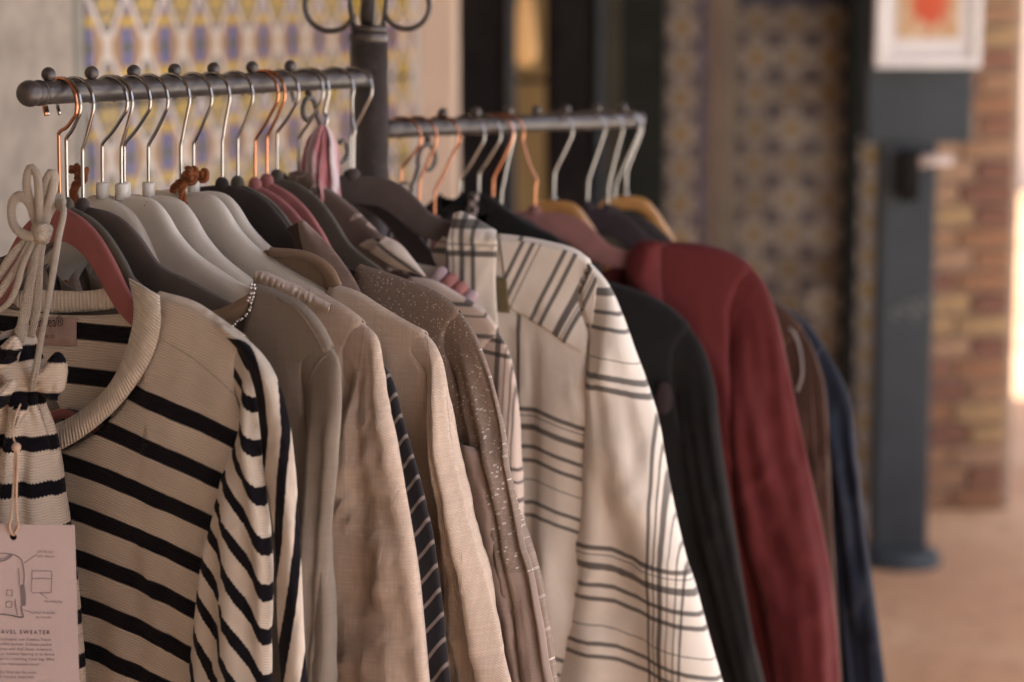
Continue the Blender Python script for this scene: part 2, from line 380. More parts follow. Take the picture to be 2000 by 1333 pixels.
# ---- slate steel post with display board, picture and bracket
YB = 6.15
px3 = fx(1775, YB); sp = empty("steel_post", (px3, YB, 0), 0, "slate blue steel post with wide top board and round foot", "post")
box("shaft", fx(1722, YB)-px3, fx(1829, YB)-px3, -.02, .10, .03, fz(270, YB, 1775), slate, sp, .006)
box("board", fx(1688, YB)-px3, fx(1893, YB)-px3, -.026, .03, fz(279, YB, 1790), 2.6, slate, sp, .006)
v, f = [], []
cx = fx(1782, YB)-px3; prof = [(.0, .04), (.085, .04), (.105, .034), (.112, .02), (.114, 0.0)]
for r_, z_ in prof:
    for k in range(32): v.append((cx + r_*math.cos(k*math.pi/16), .03 + r_*math.sin(k*math.pi/16), z_))
for i in range(len(prof)-1):
    for k in range(32): f.append((i*32+k, (i+1)*32+k, (i+1)*32+(k+1) % 32, i*32+(k+1) % 32))
mesh_obj("foot_plate", v, f, slate, sp, smooth=False)
scrib = simple("chalk_mark", (.17, .18, .18), .9)
for k, (a, b, rr) in enumerate([(1752, 612, 9), (1775, 600, 11), (1800, 596, 12), (1818, 592, 9), (1790, 618, 8)]):
    c0 = pt(a, b, YB-.022) - Vector((px3, YB, 0)); r3 = rr*YB/F
    tube("chalk_mark", [c0 + Vector((r3*math.cos(t), 0, r3*math.sin(t))) for t in [i*.5 for i in range(11)]], .0035, scrib, sp, nc=6)
whitep = simple("white_frame", (.74, .70, .68), .5, var=.03)
YF = 6.06
px4 = fx(1806, YF); fp = empty("framed_picture", (px4, YF, fz(132, YF, 1806)), R(2), "white framed picture with a red shape on tan, on the slate board", "picture")
a0, a1 = fx(1704, YF)-px4, fx(1908, YF)-px4; fw = .024; H_ = .42
for nm, b in (("frame_side", (a0, a0+fw, -.02, .02, 0, H_)), ("frame_side", (a1-fw, a1, -.02, .02, 0, H_)), ("frame_rail", (a0+fw, a1-fw, -.019, .02, 0, fw)), ("frame_rail", (a0+fw, a1-fw, -.019, .02, H_-fw, H_))):
    box(nm, *b, whitep, fp, .003)
box("mount", a0+fw, a1-fw, -.006, .012, fw, H_-fw, simple("mount_card", (.70, .66, .65), .9, var=.02), fp)
def art():
    s = NT("tan_print"); v = s.coord("Generated"); x, y, z = s.uvxy("Generated"); n = s.noise(v, 5, 3)
    c = s.mix(s.ramp(n, .4, .6), (.50, .32, .17), (.58, .40, .25))
    dx = s.math('MULTIPLY', s.math('SUBTRACT', x, .55), 2.6); dz = s.math('MULTIPLY', s.math('SUBTRACT', z, .32), 3.0)
    r = s.math('ADD', s.math('SQRT', s.math('ADD', s.math('MULTIPLY', dx, dx), s.math('MULTIPLY', dz, dz))), s.math('MULTIPLY', s.math('SUBTRACT', n, .5), 1.6))
    c = s.mix(s.ramp(r, 1.0, .4), c, (.56, .09, .035)); s.base(c, .8); return s.m
box("print", fx(1744, YF)-px4, fx(1866, YF)-px4, -.0085, -.0062, fz(75, YF, 1806)-fz(132, YF, 1806), H_-.07, art(), fp)
bk = empty("wall_bracket", pt(1772, 330, YB-.026), 0, "small black box with a pale bar sticking out, on the slate post", "bracket")
box("case", -.026, .026, -.05, 0, -.085, .05, darkwood, bk, .008)
tube("bar", [(.02, -.03, .02), (.06, -.03, .026), (.115, -.03, .024)], lambda t: .017-.004*t, simple("pale_bar", (.52, .42, .38), .7), bk)

# ---- brick pier on the right
YK = 6.85
bx0, bx1 = fx(1800, YK), fx(1997, YK); bp = empty("brick_pillar", ((bx0+bx1)/2, YK, 0), 0, "weathered brown brick pillar at the right edge, behind the slate post", "pillar")
bw = (bx1-bx0)/2
box("mortar_core", -bw+.006, bw-.006, .006, .34, 0, 3.1, simple("mortar", (.36, .27, .20), .95, var=.15, scale=30, bump=.4), bp)
def brick_mats():
    out = []
    for i, c in enumerate([(.31, .175, .10), (.28, .14, .075), (.35, .225, .115), (.23, .11, .07), (.33, .20, .125), (.19, .088, .06)]):
        out.append(simple("brick_%s" % "abcdef"[i], c, .92, var=.22, scale=26, bump=.5, bscale=120))
    return out
BM = brick_mats(); BME = []
for wd in (.155, .105):
    for m in BM:
        bm = box_data(-wd/2, wd/2, -.008, .10, -.0285, .0285, .004)
        for v_ in bm.verts: v_.co += Vector((random.uniform(-1, 1), random.uniform(-1, 1), random.uniform(-1, 1)))*.0013
        me = bpy.data.meshes.new("brick"); bm.to_mesh(me); bm.free(); me.materials.append(m); BME.append((wd, me))
for j in range(44):
    z = .035 + j*.067
    order = [.155, .105] if j % 2 else [.105, .155]; x = -bw
    for wd in order:
        me = random.choice([m for w_, m in BME if w_ == wd])
        share("brick", me, bp, (x+wd/2+.002, random.uniform(-.004, .004), z), (0, 0, random.uniform(-.01, .01))); x += wd + .012
# ---- roof added out of view to shade the walk, far sunlit wall
roof_m = simple("roof_boards", (.12, .09, .07), .9, var=.15, scale=6)
rf = empty("shade_roof", (0, 0, 3.1), WANG, "flat roof over the covered walk, unseen, added to shade it", "roof")
box("slab", -9, 9, -1.3, 3.0, .002, .18, roof_m, rf)
for i in range(9): box("beam", -8.5+2.1*i, -8.38+2.1*i, -1.2, 2.9, -.16, .001, roof_m, rf, .005)
rw = empty("light_block_wall", (-.6, -2.4, 0), 0, "plain plaster wall at the viewer's back", "wall")  # unseen, added to keep light from behind the camera off the clothes
box("face", -3.6, 2.6, -.2, 0, 0, 3.09, plaster, rw, .01); box("skirting", -3.6, 2.6, .001, .02, 0, .12, darkwood, rw, .003)
fw_ = empty("far_white_wall", (8, 17, 0), R(-25), "overexposed sunlit white wall beyond the brick pillar", "wall")
wht = simple("limewash", (.80, .74, .66), .9, var=.05, scale=2)
box("wall", -9, 9, 0, .4, 0, 4.5, wht, fw_); box("coping", -9.05, 9.05, -.08, .48, 4.5, 4.65, wht, fw_, .01)

# ================================================================ THE CLOTHES RACK
def iron():
    s = NT("bronze_iron"); v = s.coord("Object"); n = s.noise(v, 60, 4)
    c = s.mix(s.ramp(n, .3, .7), (.050, .041, .038), (.074, .062, .057)); c = s.mix(s.math('MULTIPLY', s.ramp(s.noise(v, 140, 4, .7), .60, .70), .6), c, (.15, .125, .11))
    s.base(c, .36, .25, 0, .6); s.bump(s.noise(v, 220, 2), .08, .0006); return s.m
IRON = iron()
A0, A1 = pt(58, 183, 2.05), pt(712, 153, 2.60)         # near rail: free end, post end
B0, B1 = pt(745, 253, 2.64), pt(1243, 233, 3.10)       # far rail: post end, free end
def on_rail(rail, x):
    a, b = rail; lo, hi = -.2, 1.2
    for _ in range(50):
        m = (lo+hi)/2
        if proj(a.lerp(b, m))[0] < x: lo = m
        else: hi = m
    return a.lerp(b, (lo+hi)/2)
NEAR, FAR = (A0, A1), (B0, B1)
POST = pt(721, 200, 2.625)
rack = empty("clothes_rack", (POST.x, POST.y, 0), 0, "dark bronze iron clothes rack with two knobbed rails and scrollwork", "clothes rack")
RO = Vector((POST.x, POST.y, 0))
RR = .0108
def rloc(p): return p - RO
def rail(r, end, knobs, kr):
    d = (r[1]-r[0]).normalized()
    o = tube("rail", [rloc(r[0].lerp(r[1], i/24)) for i in range(25)], RR, IRON, rack, nc=24)
    v, f = [], []; ball_geo(rloc(end), RR*1.12, v, f, 24, 16); mesh_obj("end_ball", v, f, IRON, o)
    inw = (r[1]-r[0]) if end is r[0] else (r[0]-r[1]); e = rloc(end) + inw.normalized()*.0125
    tube("collar", [e, e + inw.normalized()*.003], RR*1.09, IRON, o, nc=24)
    for x in knobs:
        p = rloc(on_rail(r, x)); v, f = [], []
        ball_geo(p + Vector((0, 0, RR + kr*.82)), kr, v, f, 20, 14)
        tube_geo([p + Vector((0, 0, RR*.8)), p + Vector((0, 0, RR+kr*.3))], kr*.45, 10, verts=v, faces=f)
        mesh_obj("knob", v, f, IRON, o)
    return o
rail(NEAR, A0, [96, 180, 262, 342, 418, 493, 568], .0067)
rail(FAR, B1, [865, 930, 993, 1048, 1105, 1165, 1216], .0066)
PR = .0218
tube("post", [(0, 0, .03), (0, 0, pt(720, 84, 2.62).z)], PR, IRON, rack, nc=40)
zt = pt(720, 76, 2.62).z
tube("collar", [(0, 0, zt-.004), (0, 0, zt-.001), (0, 0, zt), (0, 0, zt+.004), (0, 0, zt+.008)], lambda t: PR*(1.01 if t < .3 else 1.03 if t < .8 else .93), IRON, rack, nc=40)
zb = zt+.008
tube("cap_disc", [(0, 0, zb), (0, 0, zb+.003), (0, 0, zb+.007)], lambda t: PR*(.90+.1*math.sin(t*3.1)), IRON, rack, nc=32)
tube("finial_core", [(0, 0, zb+.006+.012*i) for i in range(12)], lambda t: .0085-.004*math.sin(t*math.pi)+.003*math.sin(t*12), IRON, rack, nc=16)
def spiral(c, r0, r1, a0, a1, du, n=40):
    return [c + du*((r0+(r1-r0)*i/n)*math.cos(a0+(a1-a0)*i/n)) + Vector((0, 0, 1))*((r0+(r1-r0)*i/n)*math.sin(a0+(a1-a0)*i/n)) for i in range(n+1)]
XD = Vector((1, 0, 0)); 
for sx, cxp, r_ in ((-1, 645, .0285), (1, 794, .0262)):
    c = rloc(pt(cxp, 12, 2.62)); d = XD*sx
    sp_ = spiral(c, r_, r_*.93, R(-160), R(60), d*-1, 46)   # from the cage side, under, round the outside and over
    tail = [c + d*(r_*.35) + Vector((0, 0, r_*.55)), c + d*(r_*.1) + Vector((0, 0, r_*.18))]
    path = spiral(c, r_, r_, R(200), R(440), d, 60)
    tube("scroll", path + [c + d*(-.10*r_) + Vector((0, 0, r_*.62)), c + d*(-.36*r_) + Vector((0, 0, r_*.30))], .0031, IRON, rack, nc=10)
for k, a in enumerate((20, 110, 200, 290)):
    d = Vector((math.cos(R(a)), math.sin(R(a)), 0))
    tube("cage_wire", resample([d*.017 + Vector((0, 0, zb+.006)), d*.020 + Vector((0, 0, zb+.02)), d*.0215 + Vector((0, 0, zb+.045)), d*.018 + Vector((0, 0, zb+.08)), d*.008 + Vector((0, 0, zb+.11))], 20), .0030, IRON, rack, nc=8)
# scroll brackets in the vertical plane of each rail
def bracket(rail_, xpx, y1, r1, xp2, y2, r2, Yb, flip):
    d = (rail_[1]-rail_[0]); d.z = 0; d.normalize()
    p = on_rail(rail_, xpx); c1 = rloc(pt(xpx, y1, p.y)); c2 = rloc(pt(xp2, y2, on_rail(rail_, xp2).y))
    s = 1 if flip else -1
    a = spiral(c1, r1*.55, r1, R(-120), R(200), d*s, 46); b = spiral(c2, r2, r2*.6, R(20), R(-300), d*s, 40)
    o = tube("bracket", a + resample([a[-1], a[-1].lerp(b[0], .5) + Vector((0, 0, -.004)), b[0]], 12)[1:-1] + b, .0028, IRON, rack, nc=10)
    v, f = [], []; top = c1 + Vector((0, 0, r1)); pr = rloc(p); pr = Vector((top.x, top.y, pr.z)); tube_geo([top, pr], .004, 10, verts=v, faces=f); mesh_obj("lug", v, f, IRON, o)
bracket(NEAR, 603, 217, .0170, 668, 293, .0155, 0, False)
bracket(FAR, 836, 312, .0205, 790, 372, .014, 0, True)
c3 = rloc(pt(802, 470, 2.60)); tube("bracket", spiral(c3, .026, .018, R(120), R(400), XD, 50), .0032, IRON, rack, nc=10)
for k in range(4):      # feet, below the view
    d = Vector((math.cos(R(45+90*k)), math.sin(R(45+90*k)), 0))
    o = tube("leg", resample([d*.02 + Vector((0, 0, .30)), d*.12 + Vector((0, 0, .16)), d*.30 + Vector((0, 0, .06)), d*.42 + Vector((0, 0, .022))], 16), .012, IRON, rack, nc=12)
    v, f = [], []; ball_geo(d*.43 + Vector((0, 0, .017)), .017, v, f); mesh_obj("foot", v, f, IRON, o)

# ================================================================ HANGERS
def metal(name, c, rough): s = NT(name); v = s.coord("Object"); return s.base(s.mix(s.noise(v, 90, 3), [q*.85 for q in c], c), rough, 1.0)
COPPER, SILVER = metal("copper_wire", (.62, .27, .15), .16), metal("steel_wire", (.40, .385, .37), .14)
def velvet(name, c):
    s = NT(name); v = s.coord("Object"); n = s.noise(v, 25, 4); f = s.noise(v, 900, 2)
    s.base(s.mix(s.ramp(n, .3, .7), [q*.88 for q in c], [q*1.1 for q in c]), .95, 0, .22, .12); s.b.inputs["Sheen Roughness"].default_value = .35
    s.b.inputs["Sheen Tint"].default_value = (*[min(1, q*2.5+.1) for q in c], 1); s.bump(f, .3, .0005); return s.m
V_PINK, V_GREEN, V_GREY, V_DARK, V_MAUVE, V_PLUM = velvet("pink_velvet", (.30, .115, .11)), velvet("green_grey_velvet", (.115, .105, .090)), velvet("grey_velvet", (.108, .090, .085)), velvet("charcoal_velvet", (.05, .042, .042)), velvet("mauve_velvet", (.21, .105, .10)), velvet("plum_velvet", (.05, .038, .045))
V_ROSE = velvet("rose_velvet", (.36, .155, .155))
def scuffed():
    s = NT("white_plastic"); v = s.coord("Object"); n = s.noise(v, 14, 4); sp = s.noise(v, 160, 2); sc_ = s.noise(s.mapv(v, (1, 6, 8)), 60, 3)
    c = s.mix(s.ramp(n, .3, .7), (.58, .535, .47), (.65, .605, .54)); c = s.mix(s.ramp(sp, .74, .78), c, (.12, .09, .07)); c = s.mix(s.math('MULTIPLY', s.ramp(sc_, .60, .75), .35), c, (.40, .35, .29))
    s.base(c, s.math('MULTIPLY_ADD', sc_, .4, .2), spec=.5); s.bump(sc_, .1, .0008); return s.m
WHITE_PL = scuffed()
def wood():
    s = NT("varnished_wood"); v = s.coord("Object"); n = s.noise(s.mapv(v, (4, 30, 30)), 6, 5)
    s.base(s.mix(s.ramp(n, .3, .7), (.36, .165, .045), (.52, .27, .085)), .35, 0, 0, .5); s.b.inputs["Coat Weight"].default_value = .3; return s.m
WOOD = wood()
def strip_solid(name, top, bot, thick, mat, parent, nsec=16, ex=1.0):
    """solid band between two edge lines in the hanger plane, rounded front and back"""
    n = len(top); v, f = [], []
    for i in range(n):
        th = thick(i/(n-1)) if callable(thick) else thick
        m = (top[i]+bot[i])/2; h = (top[i]-bot[i])/2
        for k in range(nsec):
            a = 2*math.pi*k/nsec; ca, sa = math.cos(a), math.sin(a)
            ca = math.copysign(abs(ca)**ex, ca); sa = math.copysign(abs(sa)**ex, sa)
            v.append((m.x + h.x*ca, -th*sa, m.y + h.y*ca))
    for i in range(n-1):
        for k in range(nsec): f.append((i*nsec+k, i*nsec+(k+1) % nsec, (i+1)*nsec+(k+1) % nsec, (i+1)*nsec+k))
    f.append(tuple(range(nsec))[::-1]); f.append(tuple((n-1)*nsec+k for k in range(nsec)))
    return mesh_obj(name, v, f, mat, parent)
V2 = lambda a, b: Vector((a, b))
SHAPES = {
 'velvet': ([(0, -.004), (.02, -.0045), (.036, -.006), (.055, -.012), (.075, -.026), (.091, -.042), (.106, -.049), (.128, -.053), (.17, -.063), (.205, -.073), (.221, -.081)],
            [(0, -.036), (.02, -.036), (.036, -.040), (.052, -.050), (.067, -.062), (.082, -.070), (.10, -.0735), (.13, -.077), (.17, -.085), (.205, -.091), (.219, -.091)]),
 'white': ([(0, -.006), (.02, -.004), (.04, -.006), (.055, -.017), (.07, -.036), (.09, -.053), (.115, -.066), (.14, -.077), (.17, -.089), (.205, -.105), (.222, -.118)],
           [(0, -.058), (.02, -.060), (.04, -.066), (.053, -.078), (.066, -.094), (.085, -.108), (.11, -.114), (.14, -.118), (.17, -.124), (.205, -.134), (.219, -.135)]),
 'wood': ([(0, -.004), (.018, -.005), (.032, -.011), (.049, -.033), (.066, -.060), (.082, -.085), (.098, -.107), (.12, -.130), (.16, -.155), (.20, -.175), (.222, -.188)],
          [(0, -.022), (.014, -.024), (.025, -.031), (.040, -.054), (.056, -.080), (.071, -.104), (.086, -.125), (.108, -.148), (.152, -.174), (.195, -.194), (.218, -.203)]),
}
class Plane:
    """vertical plane through a point of the rail: u to the right, z up, w towards the camera"""
    def __init__(s, H, psi): s.H = H; s.psi = psi; s.U = Vector((math.cos(psi), -math.sin(psi), 0)); s.N = Vector((-math.sin(psi), -math.cos(psi), 0))
    def px(s, x, y, w=0):
        d = ray(x, y); o = s.H + s.N*w; t = (o-EYEV).dot(s.N)/d.dot(s.N); q = EYEV + d*t - o; return Vector((q.dot(s.U), q.z))
    def L(s, x, y, w=0): q = s.px(x, y, w); return Vector((q.x, -w, q.y))      # local 3-D point
def hang_plane(rail_, bx, psi_deg):
    psi = R(psi_deg); H = on_rail(rail_, bx-35)
    for _ in range(4):
        dx = .0235*math.cos(psi)*F/H.y; H = on_rail(rail_, bx-dx)
    return Plane(H, psi)
HANG = {}
def hanger(key, rail_, bx, nx, ny, psi, wire, kind, mat, label, roll=0.0, group=None, bar=True, kd=None, tail=186):
    P = hang_plane(rail_, bx, psi); HANG[key] = P
    o = empty("coat_hanger", P.H, -P.psi, label, "hanger", group or ("hangers on the near rail" if rail_ is NEAR else "hangers on the far rail"))
    nk = P.px(nx, ny); cz = RR + .0018 - .0235
    path = [Vector((.0235*math.cos(R(a)), 0, cz + .0235*math.sin(R(a)))) for a in range(tail, -30, -8)]
    kz = nk.y + (kd or (.041 if rail_ is NEAR else .031)); kz = min(kz, -.036); ku = nk.x + .001
    path += resample([path[-1], Vector((.0105+.5*ku, 0, (path[-1].z+kz)/2-.001)), Vector((ku+.0015, 0, kz+.004)), Vector((ku, 0, kz-.003)), Vector((nk.x, 0, nk.y-.004))], 26)[1:]
    tube("hook", path, .0017, wire, o, nc=12)
    v, f = [], []; ball_geo(path[0], .0029, v, f, 10, 8); 
    if kind is None: mesh_obj("hook_tip", v, f, wire, o); return P
    tp, bt = SHAPES[kind]; cr, sr = math.cos(R(roll)), math.sin(R(roll))
    rot = lambda q: V2(nk.x + q[0], nk.y + q[1] + abs(q[0])**1.25/(.1**.25)*sr/cr)     # some hangers slope more than others
    full = lambda L: [rot(q) for q in resample([V2(-a, b) for a, b in L[::-1]] + [V2(a, b) for a, b in L[1:]], 90)]
    T, B = full(tp), full(bt)
    if kind == 'velvet':
        strip_solid("body", T, B, .0030, mat, o, 20, .45)
        v, f = [], []; ball_geo((nk.x, 0, nk.y-.004), .0085, v, f, 16, 10, (1, .55, 1)); mesh_obj("neck", v, f, mat, o)
        if bar:
            e = [rot(q) for q in resample([V2(-.205, -.088), V2(-.2, -.150), V2(-.17, -.190), V2(-.10, -.197), V2(0, -.198), V2(.10, -.197), V2(.17, -.190), V2(.2, -.150), V2(.205, -.088)], 50)]
            tube("trouser_bar", [Vector((q.x, 0, q.y)) for q in e], .0046, mat, o, nc=10, flat=.6)
    elif kind == 'white':
        strip_solid("body", T, B, lambda t: .0065 + .012*abs(2*t-1)**1.5, mat, o, 24, .75)
        tube("neck", [(nk.x, 0, nk.y-.008), (nk.x, 0, nk.y+.006), (nk.x, 0, nk.y+.0075)], lambda t: .0062 if t < .9 else .005, mat, o, nc=16)
        tube("trouser_bar", [(rot(V2(-.19, -.15)).x, 0, rot(V2(-.19, -.15)).y), (rot(V2(.19, -.15)).x, 0, rot(V2(.19, -.15)).y)], .005, mat, o)
    else:
        strip_solid("body", T, B, lambda t: .0075 + .008*abs(2*t-1)**1.2, mat, o, 20, .6)
        tube("ferrule", [(nk.x, 0, nk.y-.006), (nk.x, 0, nk.y+.004)], .0035, wire, o)
        tube("trouser_bar", [(rot(V2(-.185, -.195)).x, 0, rot(V2(-.185, -.195)).y), (rot(V2(.185, -.195)).x, 0, rot(V2(.185, -.195)).y)], .0055, mat, o)
    return P
hanger('L1', NEAR, 155, 117, 394, 40, COPPER, 'velvet', V_PINK, "dusty pink velvet hanger with copper hook under the drawstring bow", -19, kd=.06, tail=208)
hanger('L2', NEAR, 162, 131, 394, 38, SILVER, 'velvet', V_GREEN, "dark grey green velvet hanger directly behind the front pink hanger", -17, kd=.055, tail=208)
hanger('L3', NEAR, 187, 162, 395, 35, SILVER, 'velvet', V_GREY, "brownish grey velvet hanger with long bare arm in front of the white hangers", -4, kd=.047, tail=208)
hanger('L4', NEAR, 252, 200, 372, 34, SILVER, 'white', WHITE_PL, "white plastic hanger mostly hidden, first behind the grey velvet hanger", -24)
hanger('L5', NEAR, 262, 237, 374, 33, SILVER, 'white', WHITE_PL, "white plastic hanger in front of its row, its broad humped arm fully bare", 0)
hanger('L6', NEAR, 297, 243, 371, 33, SILVER, 'white', WHITE_PL, "white plastic hanger hidden just behind the foremost bare white hanger", -14)
hanger('L7', NEAR, 331, 290, 371, 32, SILVER, 'white', WHITE_PL, "white plastic hanger left of the rust rope knot, middle of the white row", -4)
hanger('L8', NEAR, 373, 353, 366, 31, SILVER, 'white', WHITE_PL, "white plastic hanger with rust rope looped over its neck", 0)
hanger('L9', NEAR, 416, 378, 364, 31, SILVER, 'white', WHITE_PL, "rearmost white plastic hanger, just right of the rust rope knot", 0)
hanger('L10', NEAR, 451, 434, 354, 32, SILVER, 'velvet', V_DARK, "dark charcoal velvet hanger right behind the white plastic hangers", -6)
hanger('L11', NEAR, 496, 464, 351, 32, SILVER, 'velvet', V_GREEN, "dark grey velvet hanger in front of the two pink hangers", -19)
hanger('L12', NEAR, 545, 498, 354, 32, COPPER, 'velvet', V_ROSE, "pink velvet hanger with copper hook, front one of the pink pair", -23)
hanger('L13', NEAR, 558, 521, 347, 32, COPPER, 'velvet', V_ROSE, "pink velvet hanger with copper hook, rear one of the pink pair", -24)
hanger('L14', NEAR, 585, 541, 338, 31, SILVER, 'velvet', V_GREEN, "olive grey velvet hanger between pink hangers and brown lace top", -16)
hanger('L15', NEAR, 632, 583, 348, 26, SILVER, 'velvet', V_DARK, "dark hanger inside the brown lace top", -14)
hanger('L17', NEAR, 727, 684, 338, 22, SILVER, 'velvet', V_DARK, "dark velvet hanger showing under the arm of the large grey brown hanger", -20)
hanger('L18', NEAR, 691, 690, 336, 20, SILVER, 'velvet', V_GREY, "large grey brown velvet hanger holding the plaid shirt near the post", 0)
hanger('R1', FAR, 822, 782, 385, 17, COPPER, 'velvet', V_MAUVE, "mauve hanger with copper hook nearest the post on the far rail", -32)
hanger('R2', FAR, 853, 818, 405, 16, COPPER, 'velvet', V_MAUVE, "hanger with second copper hook right of the post", -32)
hanger('R3', FAR, 897, 848, 425, 15, COPPER, 'velvet', V_MAUVE, "hanger with third copper hook right of the post", -32)
hanger('R4', FAR, 946, 898, 405, 14, SILVER, 'velvet', V_DARK, "dark hanger with steel hook inside the black top", -32)
hanger('R5', FAR, 978, 934, 392, 13, SILVER, 'velvet', V_DARK, "dark hanger with steel hook at the black top's pale trim", -32)
hanger('R6', FAR, 1002, 962, 400, 12, COPPER, 'velvet', V_DARK, "hanger with bright orange copper hook behind the black top", -14)
hanger('R7', FAR, 1004, 978, 420, 11, SILVER, 'velvet', V_DARK, "dark hanger with steel hook behind the orange copper one", -32)
hanger('R8', FAR, 1023, 1044, 407, 7, COPPER, 'velvet', V_MAUVE, "mauve velvet hanger with slanted copper hook holding the red shirt", 0)
hanger('R9', FAR, 1118, 1081, 386, 6, SILVER, 'wood', WOOD, "varnished wooden hanger directly behind the mauve hanger", 0)
hanger('R10', FAR, 1181, 1147, 398, 5, SILVER, 'velvet', V_PLUM, "dark plum velvet hanger between the two wooden hangers", -9)
hanger('R11', FAR, 1216, 1187, 404, 5, SILVER, 'velvet', V_DARK, "dark grey velvet hanger just in front of the rear wooden hanger", -9)
hanger('R12', FAR, 1249, 1200, 408, 4, SILVER, 'velvet', V_DARK, "dark velvet hanger hidden at the far end of the rail", -9)
hanger('R13', FAR, 1254, 1222, 378, 3, SILVER, 'wood', WOOD, "varnished wooden hanger at the far end of the far rail", 0)

# ================================================================ GARMENTS
from mathutils.bvhtree import BVHTree
BV = {}
def finish(name, v, f, uv, mat, parent, key=None, solid=.0011):
    o = mesh_obj(name, v, f, mat, parent, uvs=uv)
    if key: BV[key] = BVHTree.FromPolygons([Vector(q) for q in v], [tuple(q) for q in f])
    if solid:
        m = o.modifiers.new("thickness", 'SOLIDIFY'); m.thickness = solid; m.offset = 0
    return o
def drape(P, key, x, y, off=.001, fallback=.01):
    """local point where the line of sight through a photo pixel meets a garment part"""
    d = ray(x, y); ld = Vector((d.dot(P.U), -d.dot(P.N), d.z)); q = EYEV - P.H; lo = Vector((q.dot(P.U), -q.dot(P.N), q.z))
    h = BV[key].ray_cast(lo, ld.normalized())
    if h[0] is None: return P.L(x, y, fallback)
    return h[0] - ld.normalized()*off
def garment(key, gid, name, label, cat, body_m, sleeve_m, shoulder, outer, inner, neck_front, neck_back, group, hem=-1.02, t1=.011, th1=.015, soff=.006,
            fold=.006, wrinkle=.0008, seed=0.0, uvb=None, uvs=None, ncx=None, t0=.0055, both=True, wfun=None, bfun=None, crease=.003):
    P = HANG[key]; o = empty(name, P.H, -P.psi, label, cat, group)
    sh = [P.px(*q) for q in shoulder]; seam_top = sh[-1]
    out = [seam_top] + [P.px(*q) for q in outer]; inn = [P.px(*q) for q in inner]
    uc = P.px(*neck_front).x if ncx is None else ncx
    zf, zb_ = P.px(*neck_front).y, P.px(*neck_back).y; npt = sh[0]; under = inn[0]
    NN, NS, NR, ND = 14, 16, 12, 44
    def top(zc):
        a = [V2(uc + (npt.x-uc)*math.sin(t*math.pi/2), zc + (npt.y-zc)*(1-math.cos(t*math.pi/2))**.9) for t in [i/NN for i in range(NN)]]
        return a + resample(sh, NS)
    def inner_u(z):
        for a, b in zip(inn, inn[1:]):
            if b.y <= z <= a.y: return a.x + (b.x-a.x)*(a.y-z)/max(a.y-b.y, 1e-6)
        return inn[-1].x if z < inn[-1].y else inn[0].x
    sm = resample([seam_top, (seam_top+under)/2 + V2(-.012, 0), under], NR)
    side = sm + [V2(inner_u(under.y + (hem-under.y)*t) + .03*sstep(0, .3, t), under.y + (hem-under.y)*t) for t in [i/ND for i in range(1, ND+1)]]
    rows = len(side)
    v, uv, f = [], [], []; grids = {}
    for front in (True, False):
        T = top(zf if front else zb_); nc = len(T); zc = T[0].y
        left = [V2(uc, zc + (hem-zc)*((i/(rows-1))**1.15)) for i in range(rows)]
        bot = [left[-1].lerp(side[-1], i/(nc-1)) for i in range(nc)]
        for sgn in (1, -1):
            gr = []
            for i in range(rows):
                b = i/(rows-1); row = []
                for j in range(nc):
                    a = j/(nc-1)
                    q = left[i]*(1-a) + side[i]*a + T[j]*(1-b) + bot[j]*b - (T[0]*(1-a)*(1-b) + T[-1]*a*(1-b) + bot[0]*(1-a)*b + bot[-1]*a*b)
                    d = T[j].y - q.y
                    wt = t0 + (t1-t0)*(1-math.exp(-max(d, 0)/.07)); wt *= (1-.35*a**8)
                    amp = fold*sstep(0, .22, d); uu = q.x*sgn
                    wv = fbm(uu*15+seed*7.3, q.y*1.7+seed, seed + (0 if front else 5), 2)*amp + wrinkle*fbm(uu*70, q.y*55, seed*3)*sstep(0, .06, d)
                    wv += crease*.7*(1-min(1, abs(fbm(uu*9+q.y*4+seed, q.y*7-uu*3, seed+6, 2))*1.6))**5*sstep(.03, .15, d)
                    if bfun and front and sgn == 1: wv += bfun(q.x, q.y)*sstep(.02, .2, d)
                    wt = wt + max(wv*1.5, -wt*.6)
                    if j == 0 and sgn == -1: row.append(grids[front, 1][i][0]); continue
                    row.append(len(v)); X = uc + (q.x-uc)*sgn
                    v.append((X, -wt if front else wt, q.y)); uv.append(uvb(X, q.y, front) if uvb else (X, q.y))
                gr.append(row)
            grids[front, sgn] = gr
            for i in range(rows-1):
                for j in range(nc-1):
                    fc = (gr[i][j], gr[i+1][j], gr[i+1][j+1], gr[i][j+1])
                    f.append(fc if (sgn == 1) == front else fc[::-1])
    for sgn in (1, -1):          # fold of cloth over the hanger arm, and the side seams
        g1, g2 = grids[True, sgn], grids[False, sgn]; mid = []
        for j in range(NN, NN+NS):
            a, b = Vector(v[g1[0][j]]), Vector(v[g2[0][j]]); mid.append(len(v)); v.append(((a.x+b.x)/2, 0, max(a.z, b.z)+.0038)); uv.append(uvb(a.x, a.z, True) if uvb else (a.x, a.z+.004))
        for k in range(NS-1):
            j = NN+k
            for q in ((g1[0][j], g1[0][j+1], mid[k+1], mid[k]), (mid[k], mid[k+1], g2[0][j+1], g2[0][j])): f.append(q if sgn == 1 else q[::-1])
        for i in range(rows-1):
            q = (g1[i][-1], g1[i+1][-1], g2[i+1][-1], g2[i][-1]); f.append(q if sgn == 1 else q[::-1])
    finish("body", v, f, uv, body_m, o, gid+"_body")
    # sleeves: rings swing from the armhole seam to across the hanging sleeve
    NL, NC = 64, 32
    back = sh[-1] - (sh[-1]-sh[-2]).normalized()*.022 + V2(0, -.001)
    O_, I_ = resample([back] + out, NL), resample([inn[0] + V2(-.020, .004)] + inn, NL)
